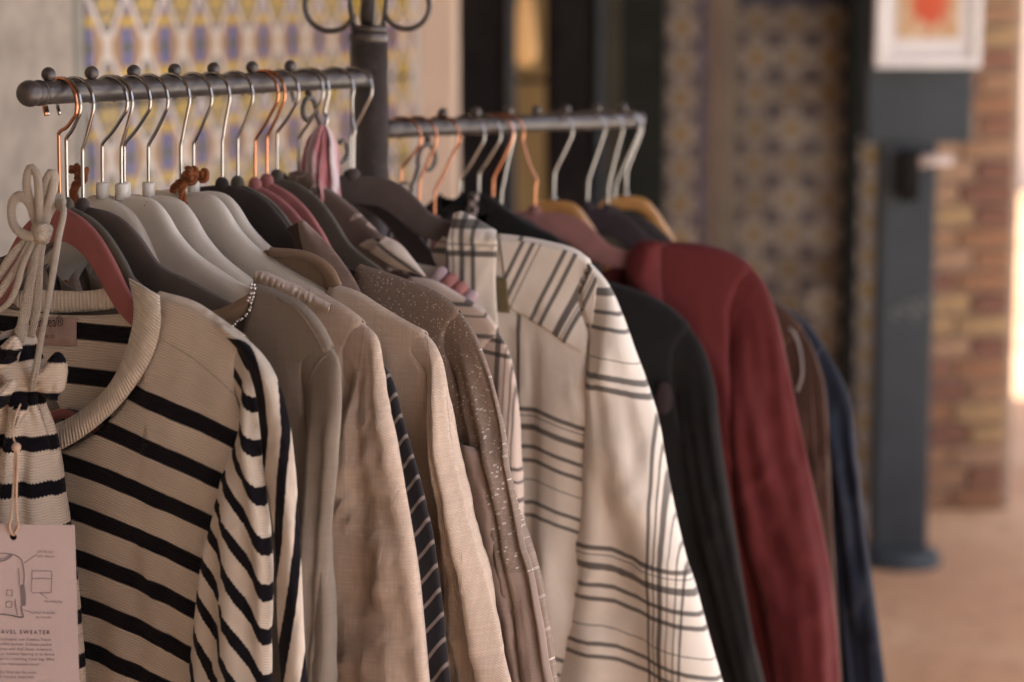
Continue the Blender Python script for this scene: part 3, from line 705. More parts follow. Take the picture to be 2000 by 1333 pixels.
    for sgn in ((1, -1) if both else (1,)):
        v, uv, f = [], [], []; l = 0
        for i in range(NL):
            s = i/(NL-1); m = (O_[i]+I_[i])/2; h = (O_[i]-I_[i])/2
            if i: l += (m-(O_[i-1]+I_[i-1])/2).length
            th = .0035 + (th1-.0035)*sstep(-.06, .34, s); wo = soff*sstep(.04, .45, s)
            for k in range(NC):
                c = 2*math.pi*k/NC; ca, sa = math.cos(c), math.sin(c)
                sa2 = math.copysign(abs(sa)**.8, sa); q = m + h*ca
                wv = (fbm(ca*1.5+seed*3.1, l*2.2+seed, seed + (2 if sa > 0 else 9), 2)*fold*1.5 + fbm(q.x*60+seed, q.y*45, seed)*wrinkle*1.5 + fbm(q.x*17+q.y*8+seed, q.y*11-q.x*6, seed)*fold*.55 + crease*(1-min(1, abs(fbm(q.x*10+q.y*5+seed, q.y*8-q.x*4, seed+4, 2))*1.6))**5)*sstep(.02, .3, s)*abs(sa)**.5
                wv += wfun(q.x, q.y)*max(sa, 0)**.5*sstep(.03, .25, s) if wfun else 0
                X = uc + (q.x-uc)*sgn; v.append((X, -(wo + th*sa2 + wv), q.y)); uv.append(uvs(q.x, q.y, ca, l, sa > 0) if uvs else (q.x, q.y))
        for i in range(NL-1):
            for k in range(NC):
                q = (i*NC+k, i*NC+(k+1) % NC, (i+1)*NC+(k+1) % NC, (i+1)*NC+k); f.append(q if sgn == 1 else q[::-1])
        finish("sleeve", v, f, uv, sleeve_m, o, gid+"_sleeve" if sgn == 1 else None, .0009)
    return P, o
def patch(name, P, A, B, mat, parent, w0=.01, w1=.01, bulge=0.0, n=30, m=12, seed=0, amp=.001, key=None, solid=.0012, uvf=None, prof=None, on=None):
    a = resample([Vector((*q, 0)) for q in A], n); b = resample([Vector((*q, 0)) for q in B], n); v, f, uv = [], [], []
    for i in range(n):
        for j in range(m):
            t = j/(m-1); q = a[i].lerp(b[i], t)
            w_ = (prof(i/(n-1), t) if prof else w0+(w1-w0)*t + bulge*math.sin(math.pi*t)) + amp*fbm(q.x/30+seed, q.y/30, seed)
            L = drape(P, on, q.x, q.y, .0016) if on else P.L(q.x, q.y, w_); v.append(L); uv.append(uvf(i/(n-1), t, L.x, L.z) if uvf else (L.x, L.z))
    for i in range(n-1):
        for j in range(m-1): f.append((i*m+j, i*m+j+1, (i+1)*m+j+1, (i+1)*m+j))
    return finish(name, v, f, uv, mat, parent, key, solid)
def seam(name, P, key, pts, mat, parent, r=.0008, off=.0006, n=40):
    q = resample([Vector((*p, 0)) for p in pts], n); return tube(name, [drape(P, key, a.x, a.y, off) for a in q], r, mat, parent, nc=6)
PZ = lambda P, x, y: P.px(x, y).y
PX = lambda P, x, y: P.px(x, y).x
GN, GF = "clothes hanging on the near rail", "clothes hanging on the far rail"
DARKT = simple("dark_thread", (.02, .018, .018), .9)

# ---------------------------------------------------------------- striped sweater
P = HANG['L1']
CREAM = (.66, .585, .50)
def striped(name, period, width, off, base=CREAM, rib=400, kind='rib', vmax=None):
    s = NT(name); x, y, _ = s.uvxy("UV"); uv = s.coord("UV")
    jag = s.math('MULTIPLY', s.math('PINGPONG', x, .0011), 1.3); yy = s.math('ADD', y, jag)
    m = s.repeat(yy, period, width, off, .0004)
    if vmax is not None: m = s.math('MULTIPLY', m, s.math('LESS_THAN', y, vmax))
    k = rib*math.pi*2
    h = s.math('ADD', s.math('SINE', s.math('MULTIPLY', y, k)), s.math('MULTIPLY', s.noise(s.mapv(uv, (1, .25, 1)), 900, 2), 1.6))
    n = s.noise(uv, 14, 4); c = s.mix(s.ramp(n, .3, .7), [q*.92 for q in base], [min(1, q*1.07) for q in base])
    c = s.mix(s.math('MULTIPLY', s.ramp(h, -.3, 2.0), .25), [q*.70 for q in base], c) if False else s.mix(s.math('MULTIPLY', s.ramp(h, .0, 1.9), .42), c, [q*.60 for q in base])
    c = s.mix(m, c, (.0075, .0065, .010))
    s.base(c, .95, 0, .04, .12); s.bump(s.math('ADD', h, s.math('MULTIPLY', s.noise(uv, 40, 4), 6)), .5, .0006); return s.m
q0 = P.px(300, 775); vs_ = lambda u, z: z + .05*u + .42*max(u, 0)**2
PER = .0432; VTOP = vs_(q0.x, q0.y) + .019
KNIT = striped("striped_knit", PER, .0166, vs_(q0.x, q0.y), vmax=VTOP)
uf = P.px(528, 1000).x
def along(P, pts):
    L = [P.px(*q) for q in pts]
    def g(z):
        if z >= L[0].y: return L[0].x
        for a, b in zip(L, L[1:]):
            if b.y <= z <= a.y: return a.x + (b.x-a.x)*(a.y-z)/(a.y-b.y)
        return L[-1].x
    return g
swf = along(P, [(470, 690), (500, 790), (524, 900), (538, 1000), (546, 1100), (552, 1333)])
def sw_sleeve(u, z, ca, l, fr):
    d = u - swf(z); return (u, z + 1.5*d + .13*uf - 12*PER)
P, SW = garment('L1', 'sw', "striped_sweater", "cream knit sweater with navy black stripes and ribbed crew neck at the front", "sweater", KNIT, KNIT,
    [(312, 578), (380, 598), (430, 630), (478, 664)], [(496, 710), (508, 780), (518, 850), (530, 930), (540, 1010), (546, 1090), (546, 1180), (544, 1260), (546, 1340), (550, 1450)],
    [(488, 826), (474, 890), (455, 960), (437, 1040), (420, 1140), (405, 1240), (392, 1333), (380, 1450)], (52, 886), (52, 612), GN,
    t1=.013, th1=.016, soff=.013, fold=.005, wrinkle=.0004, seed=1.2, uvb=lambda u, z, fr: (u, vs_(u, z) if fr else z-.03*u+.006-12*PER), uvs=sw_sleeve,
    wfun=lambda u, z: .0035*math.sin((u-swf(z))*150+.6))
lcv = [(423, 640), (470, 690), (498, 760), (510, 850), (518, 930), (530, 1000), (538, 1060), (540, 1120), (542, 1200), (546, 1280), (550, 1333), (554, 1450)]
rcv = [(430, 630), (480, 662), (520, 702), (546, 752), (562, 810), (572, 870), (580, 960), (586, 1060), (590, 1150), (594, 1250), (600, 1333), (606, 1450)]
KNIT2 = striped("sleeve_back_knit", PER, .0190, 0.0)
def swb(i, t, u, z):
    y = 640 + 810*i; d = t*(10 + 62*sstep(0, .3, i) - 20*sstep(.45, .8, i)); return (u, (d + .27*max(0, y-870) - 8)*PER/56 + .020*(1-sstep(0, .10, i)))
patch("sleeve_back", P, lcv, rcv, KNIT2, SW, .0075, .000, .006, n=70, m=16, seed=2, amp=.002, uvf=swb)
RIBK = fabric("ribbed_neckband", (.68, .61, .52), .06, 260, 'ribv', .95, .2, .8)
outer_n = [(-200, 600), (-190, 700), (-150, 780), (-80, 850), (0, 884), (60, 892), (115, 880), (172, 846), (226, 800), (270, 746), (300, 690), (314, 632), (312, 578)]
inner_n = [(-150, 560), (-145, 660), (-110, 740), (-60, 800), (0, 832), (60, 840), (112, 828), (162, 800), (207, 760), (237, 710), (256, 652), (262, 600), (252, 544)]
patch("neckband", P, outer_n, inner_n, RIBK, SW, .012, .010, .006, n=90, m=12, amp=.0006, uvf=lambda i, t, u, z: (i*.50, t*.02))
patch("neckband", P, [(-200, 620), (-60, 616), (60, 614), (180, 608), (262, 598)], [(-190, 572), (-60, 570), (60, 566), (180, 568), (254, 545)], RIBK, SW, -.012, -.010, .002, n=70, m=8, uvf=lambda i, t, u, z: (i*.24, t*.02))
seam("shoulder_seam", P, 'sw_body', [(318, 665), (370, 695), (425, 740), (465, 780), (484, 812)], fabric("seam_knit", (.50, .43, .35)), SW, .0008, .0003)
pinkl = fabric("pink_label_cloth", (.50, .36, .32), .03, 1500, 'weave', .9)
lab_pts = [(x, y) for y in (620, 640, 660, 676) for x in (50, 75, 100, 125, 149)]
v = [drape(P, 'sw_body', x, y, .0035, -.012) for x, y in lab_pts]
f = [(r*5+c, r*5+c+1, (r+1)*5+c+1, (r+1)*5+c) for r in range(3) for c in range(4)]
neck_label = finish("neck_label", v, f, [(q.x, q.z) for q in v], pinkl, SW, None, .0008)
def text(name, body, size, mat, parent, align='LEFT', font_scale=1.0, space=1.0):
    cu = bpy.data.curves.new(name, 'FONT'); cu.body = body; cu.size = size; cu.align_x = align; cu.space_character = space; cu.resolution_u = 2
    t = bpy.data.objects.new(name, cu); C.objects.link(t); bpy.context.view_layer.update()
    me = bpy.data.meshes.new_from_object(t.evaluated_get(bpy.context.evaluated_depsgraph_get())); bpy.data.objects.remove(t)
    me.name = name; me.materials.append(mat); o = bpy.data.objects.new(name, me); C.objects.link(o); o.parent = parent; return o
INK = simple("printed_ink", (.05, .042, .042), .9)
def lay_text(o, origin, right, up, off):
    n = right.cross(up).normalized(); o.matrix_local = Matrix(((right.x, up.x, n.x, 0), (right.y, up.y, n.y, 0), (right.z, up.z, n.z, 0), (0, 0, 0, 1)))
    o.location = origin + n*off
def label_text(body, x, y, size, x2, y2):
    a, b = drape(P, 'sw_body', x, y, .0075, -.009), drape(P, 'sw_body', x2, y2, .0075, -.009); r = (b-a).normalized(); up = (Vector((0, 0, 1)) - r*r.z).normalized()
    t = text("lettering", body, size, INK, neck_label); lay_text(t, a, r, up, .0)
label_text("mer\u00b7sea\u00ae", 52, 640, .0142, 118, 638); label_text("ONE SIZE", 84, 661, .0042, 118, 659)

# ---------------------------------------------------------------- taupe knit top with beaded neckline
TAUPE = fabric("taupe_knit", (.225, .188, .155), .06, 800, 'rib', .9, .3, .5)
P, TA = garment('L3', 'ta', "taupe_top", "taupe grey fine knit top with silver beaded neckline, beside the striped sweater", "top", TAUPE, TAUPE,
    [(506, 562), (545, 578), (590, 600), (622, 636), (648, 682)], [(662, 706), (668, 760), (669, 830), (664, 920), (655, 1020), (646, 1130), (638, 1240), (632, 1340), (626, 1440)],
    [(592, 742), (598, 800), (604, 870), (606, 960), (604, 1080), (598, 1200), (592, 1333), (588, 1440)], (300, 760), (330, 618), GN, seed=2.6, fold=.006, th1=.012, soff=.006, t1=.010)
def beads(name, pts, r, mat, parent, step=1.0, jit=0):
    v, f = [], []
    L = sum((b-a).length for a, b in zip(pts, pts[1:])); n = max(3, int(L/(2*r*step)))
    for i, q in enumerate(resample(pts, n)): ball_geo(q + Vector((random.uniform(-jit, jit), random.uniform(-jit, jit), random.uniform(-jit, jit))), r*random.uniform(.8, 1.1), v, f, 8, 6)
    return tag(mesh_obj(name, v, f, mat, parent), kind="stuff")
SPARK = metal("silver_beads", (.8, .78, .78), .12)
trim_px = [(506, 556), (500, 568), (492, 590), (485, 612), (478, 632), (470, 650), (464, 664)]
tp_ = [drape(P, 'ta_body', x, y, .002, .010) for x, y in trim_px]
for q in tp_: q.y = min(q.y, -.009)
beads("bead_trim", tp_, .0017, SPARK, TA, .95, .0006)
beads("bead_trim", [q + Vector((-.003, -.001, .001)) for q in tp_[:3]], .0015, SPARK, TA, .95, .0008)
patch("neck_facing", P, [(330, 606), (390, 612), (440, 600), (490, 572)], [(330, 650), (390, 660), (440, 640), (480, 612)], fabric("tan_facing", (.33, .235, .16), .06, 700), TA, .003, .004, .004)
seam("shoulder_seam", P, 'ta_body', [(545, 582), (580, 606), (606, 640), (625, 672), (634, 690)], TAUPE, TA, .0014, .0002)
seam("armhole_seam", P, 'ta_sleeve', [(640, 692), (625, 705), (605, 740)], TAUPE, TA, .0011, .0002)

# ---------------------------------------------------------------- beige linen tops
LINEN = fabric("beige_linen", (.53, .42, .34), .07, 520, 'weave', .92, .3, .55, 12, 2.2)
P, B1_ = garment('L5', 'b1', "beige_blouse", "warm beige linen blouse with ruched neckline, on the foremost white hanger", "blouse", LINEN, LINEN,
    [(505, 540), (560, 556), (620, 580), (668, 602), (708, 632)], [(738, 660), (748, 705), (760, 770), (784, 850), (802, 940), (818, 1030), (832, 1120), (842, 1220), (852, 1333), (864, 1450)],
    [(690, 770), (672, 850), (655, 950), (642, 1060), (632, 1200), (626, 1333), (620, 1450)], (330, 700), (340, 600), GN, seed=4.1, crease=.007, fold=.014, wrinkle=.0015, th1=.019, soff=.010, t1=.014)
def ruche(name, P, pts, r, mat, parent, n=60, seed=0):
    path = [P.L(q.x, q.y, .004) for q in resample([Vector((*p, 0)) for p in pts], n)]
    return tube(name, path, lambda t: r*(.9+.35*fbm(t*9, seed, 1)), mat, parent, nc=14, flat=1.15)
patch("ruched_neckline", P, [(494, 546), (516, 556), (550, 572), (590, 590), (640, 612)], [(498, 530), (520, 532), (556, 548), (600, 568), (646, 592)], LINEN, B1_, n=110, m=10, prof=lambda i, t: .008 + .007*math.sin(math.pi*t) - .006*t + (.0006*math.sin(i*88) + .0016*fbm(i*22, t, 3))*math.sin(math.pi*t)**.5*(1-.6*i))
seam("armhole_seam", P, 'b1_sleeve', [(712, 640), (706, 680), (700, 730), (694, 780)], simple("beige_stitch", (.33, .24, .18), .9), B1_, .0005, .0003)
seam("sleeve_seam", P, 'b1_sleeve', [(780, 958), (762, 1000), (748, 1060), (732, 1140), (715, 1230), (702, 1333)], LINEN, B1_, .0006, .0001)
NAVYS = None
def pinstripe(name):
    s = NT(name); x, y, _ = s.uvxy("UV"); uv = s.coord("UV"); q = s.math('ADD', s.math('MULTIPLY', y, .62), s.math('MULTIPLY', x, -.78))
    m = s.repeat(q, .0165, .0030, 0, .0005); c = s.mix(m, (.016, .015, .020), (.20, .17, .16)); s.base(c, .9, 0, .2, .2); s.bump(s.noise(uv, 900, 2), .3, .0005); return s.m
NAVYS = pinstripe("navy_pinstripe")
garment('L7', 'nv', "pinstripe_shirt", "black navy shirt with pale pinstripes glimpsed between two beige linen tops", "shirt", NAVYS, NAVYS,
    [(540, 575), (620, 610), (690, 650), (730, 690)], [(765, 740), (785, 810), (806, 880), (830, 960), (850, 1050), (868, 1180), (884, 1333), (896, 1450)],
    [(700, 800), (705, 900), (720, 1000), (735, 1150), (750, 1333), (755, 1450)], (380, 720), (390, 620), GN, seed=5.3, th1=.012, soff=.004)
LINEN2 = fabric("sand_linen", (.55, .44, .355), .06, 520, 'weave', .92, .3, .5, 12, 2.2)
P, B2_ = garment('L8', 'b2', "sand_linen_shirt", "sand coloured linen shirt with standing neckband, behind the beige ruched blouse", "shirt", LINEN2, LINEN2,
    [(648, 562), (700, 578), (748, 608), (795, 636), (832, 655)], [(856, 688), (868, 735), (880, 790), (890, 850), (906, 920), (926, 1000), (950, 1085), (974, 1180), (994, 1260), (1013, 1333), (1040, 1450)],
    [(838, 730), (848, 800), (862, 880), (876, 960), (888, 1060), (892, 1180), (893, 1333), (893, 1450)], (470, 720), (470, 560), GN, seed=6.7, crease=.007, fold=.012, wrinkle=.0014, th1=.017, soff=.012, t1=.012)
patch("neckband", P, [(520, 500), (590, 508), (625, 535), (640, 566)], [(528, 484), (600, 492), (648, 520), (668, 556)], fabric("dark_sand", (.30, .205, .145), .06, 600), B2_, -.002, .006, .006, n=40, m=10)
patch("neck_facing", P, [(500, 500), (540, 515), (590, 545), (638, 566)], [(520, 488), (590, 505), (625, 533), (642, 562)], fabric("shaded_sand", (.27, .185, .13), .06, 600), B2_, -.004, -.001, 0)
seam("front_seam", P, 'b2_sleeve', [(905, 940), (900, 1020), (902, 1120), (900, 1230), (897, 1333)], LINEN2, B2_, .0006, .0001)

seam("armhole_seam", P, 'b2_sleeve', [(834, 662), (840, 700), (842, 740), (846, 780)], simple("sand_stitch", (.34, .25, .19), .9), B2_, .0005, .0003)
# ---------------------------------------------------------------- sequinned taupe jacket
def sequin(zcut=None):
    s = NT("taupe_sequins"); uv = s.coord("UV"); x, y, _ = s.uvxy("UV")
    vo = s.n("TexVoronoi"); s.link(uv, vo.inputs["Vector"]); vo.inputs["Scale"].default_value = 430; vo.inputs["Randomness"].default_value = .75
    d = vo.outputs["Distance"]; ring = s.math('MULTIPLY', s.math('GREATER_THAN', d, .22), s.math('LESS_THAN', d, .42))
    sep = s.n("SeparateColor"); s.link(vo.outputs["Color"], sep.inputs[0])
    lit = s.math('MULTIPLY', ring, s.math('GREATER_THAN', sep.outputs[0], .80))
    c = s.mix(ring, (.185, .135, .105), (.235, .172, .138)); c = s.mix(lit, c, (.48, .42, .38))  # glints painted into the colour of some sequin rings
    if zcut is not None:
        cut = s.math('GREATER_THAN', s.math('ADD', y, s.math('MULTIPLY', s.noise(uv, 60, 2), .004)), zcut); c = s.mix(cut, (.235, .172, .142), c); lit = s.math('MULTIPLY', lit, cut)
    s.base(c, .55, 0, .05, .4); s.set(s.b, "Roughness", s.math('SUBTRACT', .7, s.math('MULTIPLY', lit, .38))); s.set(s.b, "Metallic", s.math('MULTIPLY', lit, .25))
    s.bump(s.math('ADD', d, s.math('MULTIPLY', sep.outputs[1], .5)), .35, .0008); return s.m
SEQ = sequin(); SATIN = fabric("taupe_satin", (.235, .168, .138), .06, 900, 'rib', .6, .3, .15)
P, SQ = garment('L10', 'sq', "sequin_jacket", "taupe jacket covered in small clear sequins, with plain satin cuffs", "jacket", SEQ, sequin(PZ(HANG['L10'], 1040, 1108)),
    [(702, 524), (760, 542), (815, 562), (862, 584), (898, 612)], [(926, 650), (950, 705), (968, 760), (985, 830), (1000, 900), (1014, 980), (1030, 1050), (1048, 1110), (1060, 1170), (1074, 1250), (1090, 1333), (1108, 1440)],
    [(885, 720), (905, 780), (925, 850), (945, 910), (965, 960), (985, 1040), (1002, 1120), (1008, 1170), (1018, 1250), (1030, 1333), (1042, 1440)], (560, 760), (560, 560), GN, seed=7.9, fold=.010, wrinkle=.0008, th1=.014, soff=.010)
patch("satin_panel", P, [(870, 860), (895, 960), (925, 1080), (955, 1200), (985, 1333), (1000, 1440)], [(945, 880), (965, 960), (985, 1060), (1004, 1160), (1024, 1300), (1042, 1440)], SATIN, SQ, .020, .012, .014, n=40, m=14, seed=5, amp=.004)
patch("lapel", P, [(582, 432), (590, 480), (604, 520), (620, 560), (640, 620)], [(592, 430), (640, 476), (672, 515), (700, 560), (716, 600)], SATIN, SQ, .014, .016, .006, n=30, m=12, seed=2, amp=.002)
patch("lapel_facing", P, [(560, 446), (570, 460), (580, 500)], [(588, 432), (594, 460), (600, 510)], fabric("dark_satin", (.07, .045, .038), .05, 800), SQ, .012, .015, 0)
# blue shirt sliver
HANG['L15f'] = Plane(HANG['L15'].H + HANG['L15'].N*.014, HANG['L15'].psi)
# ---------------------------------------------------------------- pink plaid blouse
def plaid(name, base, vb, ub, dark=(.028, .026, .028), ang=0.0, weave=600, pale=None):
    s = NT(name); x, y, _ = s.uvxy("UV"); uv = s.coord("UV")
    if ang:
        ca, sa = math.cos(ang), math.sin(ang); x, y = s.math('ADD', s.math('MULTIPLY', x, ca), s.math('MULTIPLY', y, sa)), s.math('SUBTRACT', s.math('MULTIPLY', y, ca), s.math('MULTIPLY', x, sa))
    fz_ = s.math('MULTIPLY', s.math('SUBTRACT', s.noise(uv, 1100, 2), .5), .0016)
    n = s.noise(uv, 12, 4); c = s.mix(s.ramp(n, .3, .7), [q*.94 for q in base], [min(1, q*1.05) for q in base])
    m = None
    for lst, co in ((vb, y), (ub, x)):
        if lst:
            b = s.bands(s.math('ADD', co, fz_), lst, .0006); c = s.mix(s.math('MULTIPLY', b, .82), c, dark)
    k = weave*math.pi*2; h = s.math('ADD', s.math('ADD', s.math('MULTIPLY', s.math('SINE', s.math('MULTIPLY', x, k)), s.math('SINE', s.math('MULTIPLY', y, k))), s.noise(uv, 700, 2)), s.math('MULTIPLY', s.noise(uv, 40, 5, .6), 12))
    s.base(c, .9, 0, .2, .2); s.bump(h, .35, .0005); return s.m
P = HANG['L15f']
PINKP = plaid("pink_plaid", (.56, .46, .40), [(PZ(P, 1000, y), w_) for y, w_ in ((600, .0045), (622, .002), (660, .005), (688, .005), (905, .004), (930, .003), (965, .005), (1090, .005))], [(PX(P, x, 760), w_) for x, w_ in ((976, .006), (990, .0012), (1001, .0016), (1008, .0015))])
P, PK = garment('L15f', 'pk', "striped_blouse", "pale pink blouse with black stripes beside the sequinned jacket", "blouse", PINKP, PINKP,
    [(800, 548), (850, 556), (900, 584), (944, 612), (972, 648)], [(994, 690), (1005, 740), (1012, 800), (1017, 880), (1020, 980), (1022, 1100), (1024, 1333), (1026, 1450)],
    [(940, 760), (950, 850), (960, 980), (965, 1100), (970, 1333), (972, 1450)], (640, 780), (650, 570), GN, seed=9.1, th1=.012, soff=.003,
    uvs=lambda u, z, ca, l, fr: (u, z + .10*ca*.05), uvb=lambda u, z, fr: (u, z))
CB = plaid("blouse_collar_cloth", (.58, .49, .42), [], [(k*.022, .0042) for k in range(-14, 15)], ang=R(58))
patch("collar", P, [(722, 492), (760, 516), (800, 530), (828, 540)], [(752, 462), (782, 478), (806, 506), (832, 540)], CB, PK, .008, .006, .008, n=30, m=14, seed=4)
patch("collar_stand", P, [(700, 480), (716, 486), (730, 492)], [(716, 470), (736, 466), (754, 462)], CB, PK, -.004, .006, .002)
patch("shirt_tail", P, [(690, 508), (720, 526), (760, 545)], [(686, 514), (712, 534), (745, 556)], fabric("pale_blue_cotton", (.22, .23, .33), .05), PK, .010, .010, .002)

# ---------------------------------------------------------------- brown lace top
def lace():
    s = NT("brown_lace"); uv = s.coord("UV"); wv = s.n("TexNoise"); s.link(uv, wv.inputs["Vector"]); wv.inputs["Scale"].default_value = 17; wv.inputs["Detail"].default_value = 1.5; wv.inputs["Distortion"].default_value = 1.2
    h = s.math('PINGPONG', s.math('MULTIPLY', wv.outputs[0], 5.5), .5); line = s.ramp(h, .09, .03)
    c = s.mix(s.math('MULTIPLY', line, .8), (.125, .082, .066), (.42, .32, .27)); s.base(c, .85, 0, .3, .3); s.bump(s.math('ADD', line, s.math('MULTIPLY', s.noise(uv, 700, 2), .5)), .5, .0012); return s.m
LACE = lace()
P, LC = garment('L15', 'lc', "lace_top", "brown lace top with pale scroll embroidery under the pink scarf", "top", LACE, LACE,
    [(592, 346), (640, 374), (690, 412), (740, 462), (780, 505)], [(830, 560), (880, 640), (920, 740), (950, 900), (970, 1100), (985, 1333), (990, 1450)],
    [(760, 640), (800, 760), (830, 900), (860, 1100), (880, 1333), (885, 1450)], (575, 420), (575, 352), GN, seed=10.4, th1=.011, soff=.002, fold=.004)
patch("neck_ruffle", P, [(560, 352), (572, 372), (590, 384), (606, 380)], [(566, 338), (584, 334), (604, 340), (618, 362)], LACE, LC, .004, .008, .006, n=30, m=10, amp=.004, seed=8)

# ---------------------------------------------------------------- big plaid shirt
P = HANG['L18']
WHITEP = (.74, .69, .62)
us = PX(P, 1200, 700)
sl_v = [(568, .0085), (606, .0042), (636, .0042), (690, .0012), (724, .0062), (746, .0062), (1055, .0052), (1068, .0013), (1090, .0075), (1127, .0050), (1153, .0050), (1205, .0013), (1238, .0046), (1262, .0048)]
lines = [(PZ(P, 1160, y), w_) for y, w_ in sl_v]
ul = [(PX(P, x, 1150), w_) for x, w_ in ((1288, .0035), (1300, .0018), (1312, .0052), (1326, .0013), (1340, .0016), (1352, .0025))]
SLV = plaid("plaid_sleeve_cloth", WHITEP, lines, [])
plf = along(P, [(1200, 560), (1194, 640), (1190, 720), (1206, 800), (1240, 900), (1282, 1000), (1318, 1080), (1345, 1200), (1360, 1333)])
def plaid_cross():
    m = plaid("plaid_sleeve_cross", WHITEP, lines, ul); return m
def sl_uv(u, z, ca, l, fr):
    d = u-us; return (u, z + (.20*max(d, 0) + .02*d))
body_v = [(PZ(P, 1050, y), w_) for y, w_ in ((796, .0050), (808, .0013), (830, .0066), (868, .0046), (895, .0046), (932, .0012), (975, .0042), (1000, .0042), (1260, .005), (1290, .004))]
BODYP = plaid("plaid_body_cloth", WHITEP, body_v, [(PX(P, 1019, 700), .0052)])
P, PL = garment('L18', 'pl', "plaid_shirt", "large cream shirt with black plaid lines in the middle of the rack", "shirt", BODYP, plaid_cross(),
    [(972, 464), (1030, 471), (1080, 481), (1122, 493), (1152, 514)], [(1188, 556), (1214, 610), (1238, 668), (1262, 730), (1285, 790), (1300, 850), (1312, 920), (1326, 990), (1346, 1070), (1370, 1150), (1392, 1230), (1410, 1290), (1424, 1340), (1448, 1430)],
    [(1152, 650), (1150, 740), (1146, 820), (1143, 900), (1140, 980), (1130, 1080), (1116, 1190), (1104, 1290), (1098, 1340), (1088, 1430)], (850, 700), (800, 520), GN, seed=11.6, crease=.006, fold=.011, wrinkle=.0010, th1=.022, soff=.018, t1=.013,
    wfun=lambda u, z: .022*max(0, 1-abs(u-plf(z))/.045) - .005, bfun=lambda u, z: .011*sstep(-.014, .006, u-PX(HANG['L18'], 1066, 850)), uvs=sl_uv, uvb=lambda u, z, fr: (u, z + .28*max(0, u-PX(HANG['L18'], 1065, 850))))
YA = math.atan2(1, .58)
def yq(x, y): q = P.px(x, y); return q.x*math.cos(YR) + q.y*math.sin(YR)
d_ = P.px(1045, 620) - P.px(1108, 488); YR = math.atan2(d_.y, d_.x) + math.pi/2   # stripes run down and to the left
YOKE = plaid("plaid_yoke_cloth", WHITEP, [], [(yq(x, y), w_) for x, y, w_ in ((1003, 520, .0045), (1022, 525, .0045), (1040, 520, .0013), (1076, 556, .0048), (1097, 560, .0048), (1126, 585, .0080), (1133, 600, .0013), (1140, 605, .0050))], ang=YR)
patch("yoke", P, [(974, 468), (1030, 473), (1080, 483), (1122, 495), (1150, 516), (1166, 545)], [(994, 602), (1040, 628), (1075, 650), (1098, 668), (1125, 684), (1152, 700)], YOKE, PL, n=40, m=26, seed=6, amp=.0016, on='pl_body')
COL = plaid("plaid_collar_cloth", WHITEP, [(PZ(P, 920, y), w_) for y, w_ in ((436, .010), (474, .0013), (492, .0065))], [(PX(P, x, 520), w_) for x, w_ in ((884, .0035), (897, .0015), (914, .0062), (936, .0052))])
patch("collar", P, [(866, 500), (900, 496), (940, 488), (968, 478)], [(886, 418), (904, 414), (932, 428), (970, 452)], COL, PL, .016, .004, .010, n=34, m=16, seed=7, amp=.002)
patch("front_band", P, [(868, 498), (876, 560), (884, 620), (893, 700), (905, 800), (915, 900)], [(972, 470), (968, 540), (972, 620), (982, 720), (990, 800), (996, 900)], COL, PL, .014, .016, .004, n=40, m=16, seed=9, amp=.002)
patch("collar_inside", P, [(842, 490), (850, 512), (868, 540)], [(866, 462), (872, 470), (876, 500)], COL, PL, -.004, .004, 0)
patch("inner_label", P, [(966, 540), (968, 575), (970, 610)], [(990, 545), (992, 580), (996, 612)], fabric("olive_tag", (.20, .165, .09), .05), PL, .012, .014, 0, n=8, m=6)

# ---------------------------------------------------------------- black top and charcoal cardigan on the far rail
BLACK = fabric("black_cloth", (.006, .0055, .006), .15, 700, 'weave', .9, .15, .3)
P, BT = garment('R4', 'bt', "black_top", "black top with black and white trimmed neck behind the plaid collar", "top", BLACK, BLACK,
    [(958, 386), (995, 418), (1040, 446), (1080, 464), (1106, 484)], [(1126, 520), (1138, 580), (1150, 700), (1160, 900), (1170, 1333), (1175, 1450)],
    [(1070, 640), (1080, 800), (1090, 1000), (1100, 1333), (1102, 1450)], (910, 560), (910, 392), GF, seed=12.2, th1=.012, soff=.003)
patch("neck", P, [(858, 414), (890, 418), (930, 420), (960, 420)], [(906, 374), (920, 376), (940, 378), (960, 388)], BLACK, BT, .004, .006, .004)
tr = NT("checked_trim"); x_, y_, _z = tr.uvxy("UV"); tr.base(tr.mix(tr.math('GREATER_THAN', tr.math('MULTIPLY', tr.math('SINE', tr.math('MULTIPLY', x_, 420)), tr.math('SINE', tr.math('MULTIPLY', y_, 420))), .1), (.03, .026, .028), (.40, .33, .31)), .8)
patch("trim", P, [(917, 378), (914, 392), (910, 430)], [(935, 376), (934, 392), (930, 430)], tr.m, BT, .012, .012, .002, n=16, m=8)
CHAR = fabric("charcoal_wool", (.0105, .0105, .011), .15, 500, 'noise', .95, .1, .6)
P, CH = garment('R6', 'ch', "charcoal_cardigan", "charcoal black wool cardigan between plaid shirt and red shirt", "cardigan", CHAR, CHAR,
    [(1130, 540), (1200, 560), (1256, 578), (1306, 604), (1346, 640)], [(1378, 690), (1398, 760), (1408, 850), (1424, 950), (1440, 1050), (1456, 1150), (1474, 1250), (1492, 1340), (1510, 1440)],
    [(1318, 770), (1330, 860), (1352, 960), (1378, 1070), (1405, 1180), (1428, 1270), (1446, 1340), (1465, 1440)], (960, 720), (960, 580), GF, seed=13.5, crease=.004, fold=.006, th1=.018, soff=.010)
v, f = [], []; ball_geo(drape(P, 'ch_body', 1296, 778, .003), .011, v, f, 16, 10, (1, .4, 1.9)); mesh_obj("button", v, f, velvet("dark_button", (.04, .03, .032)), CH)
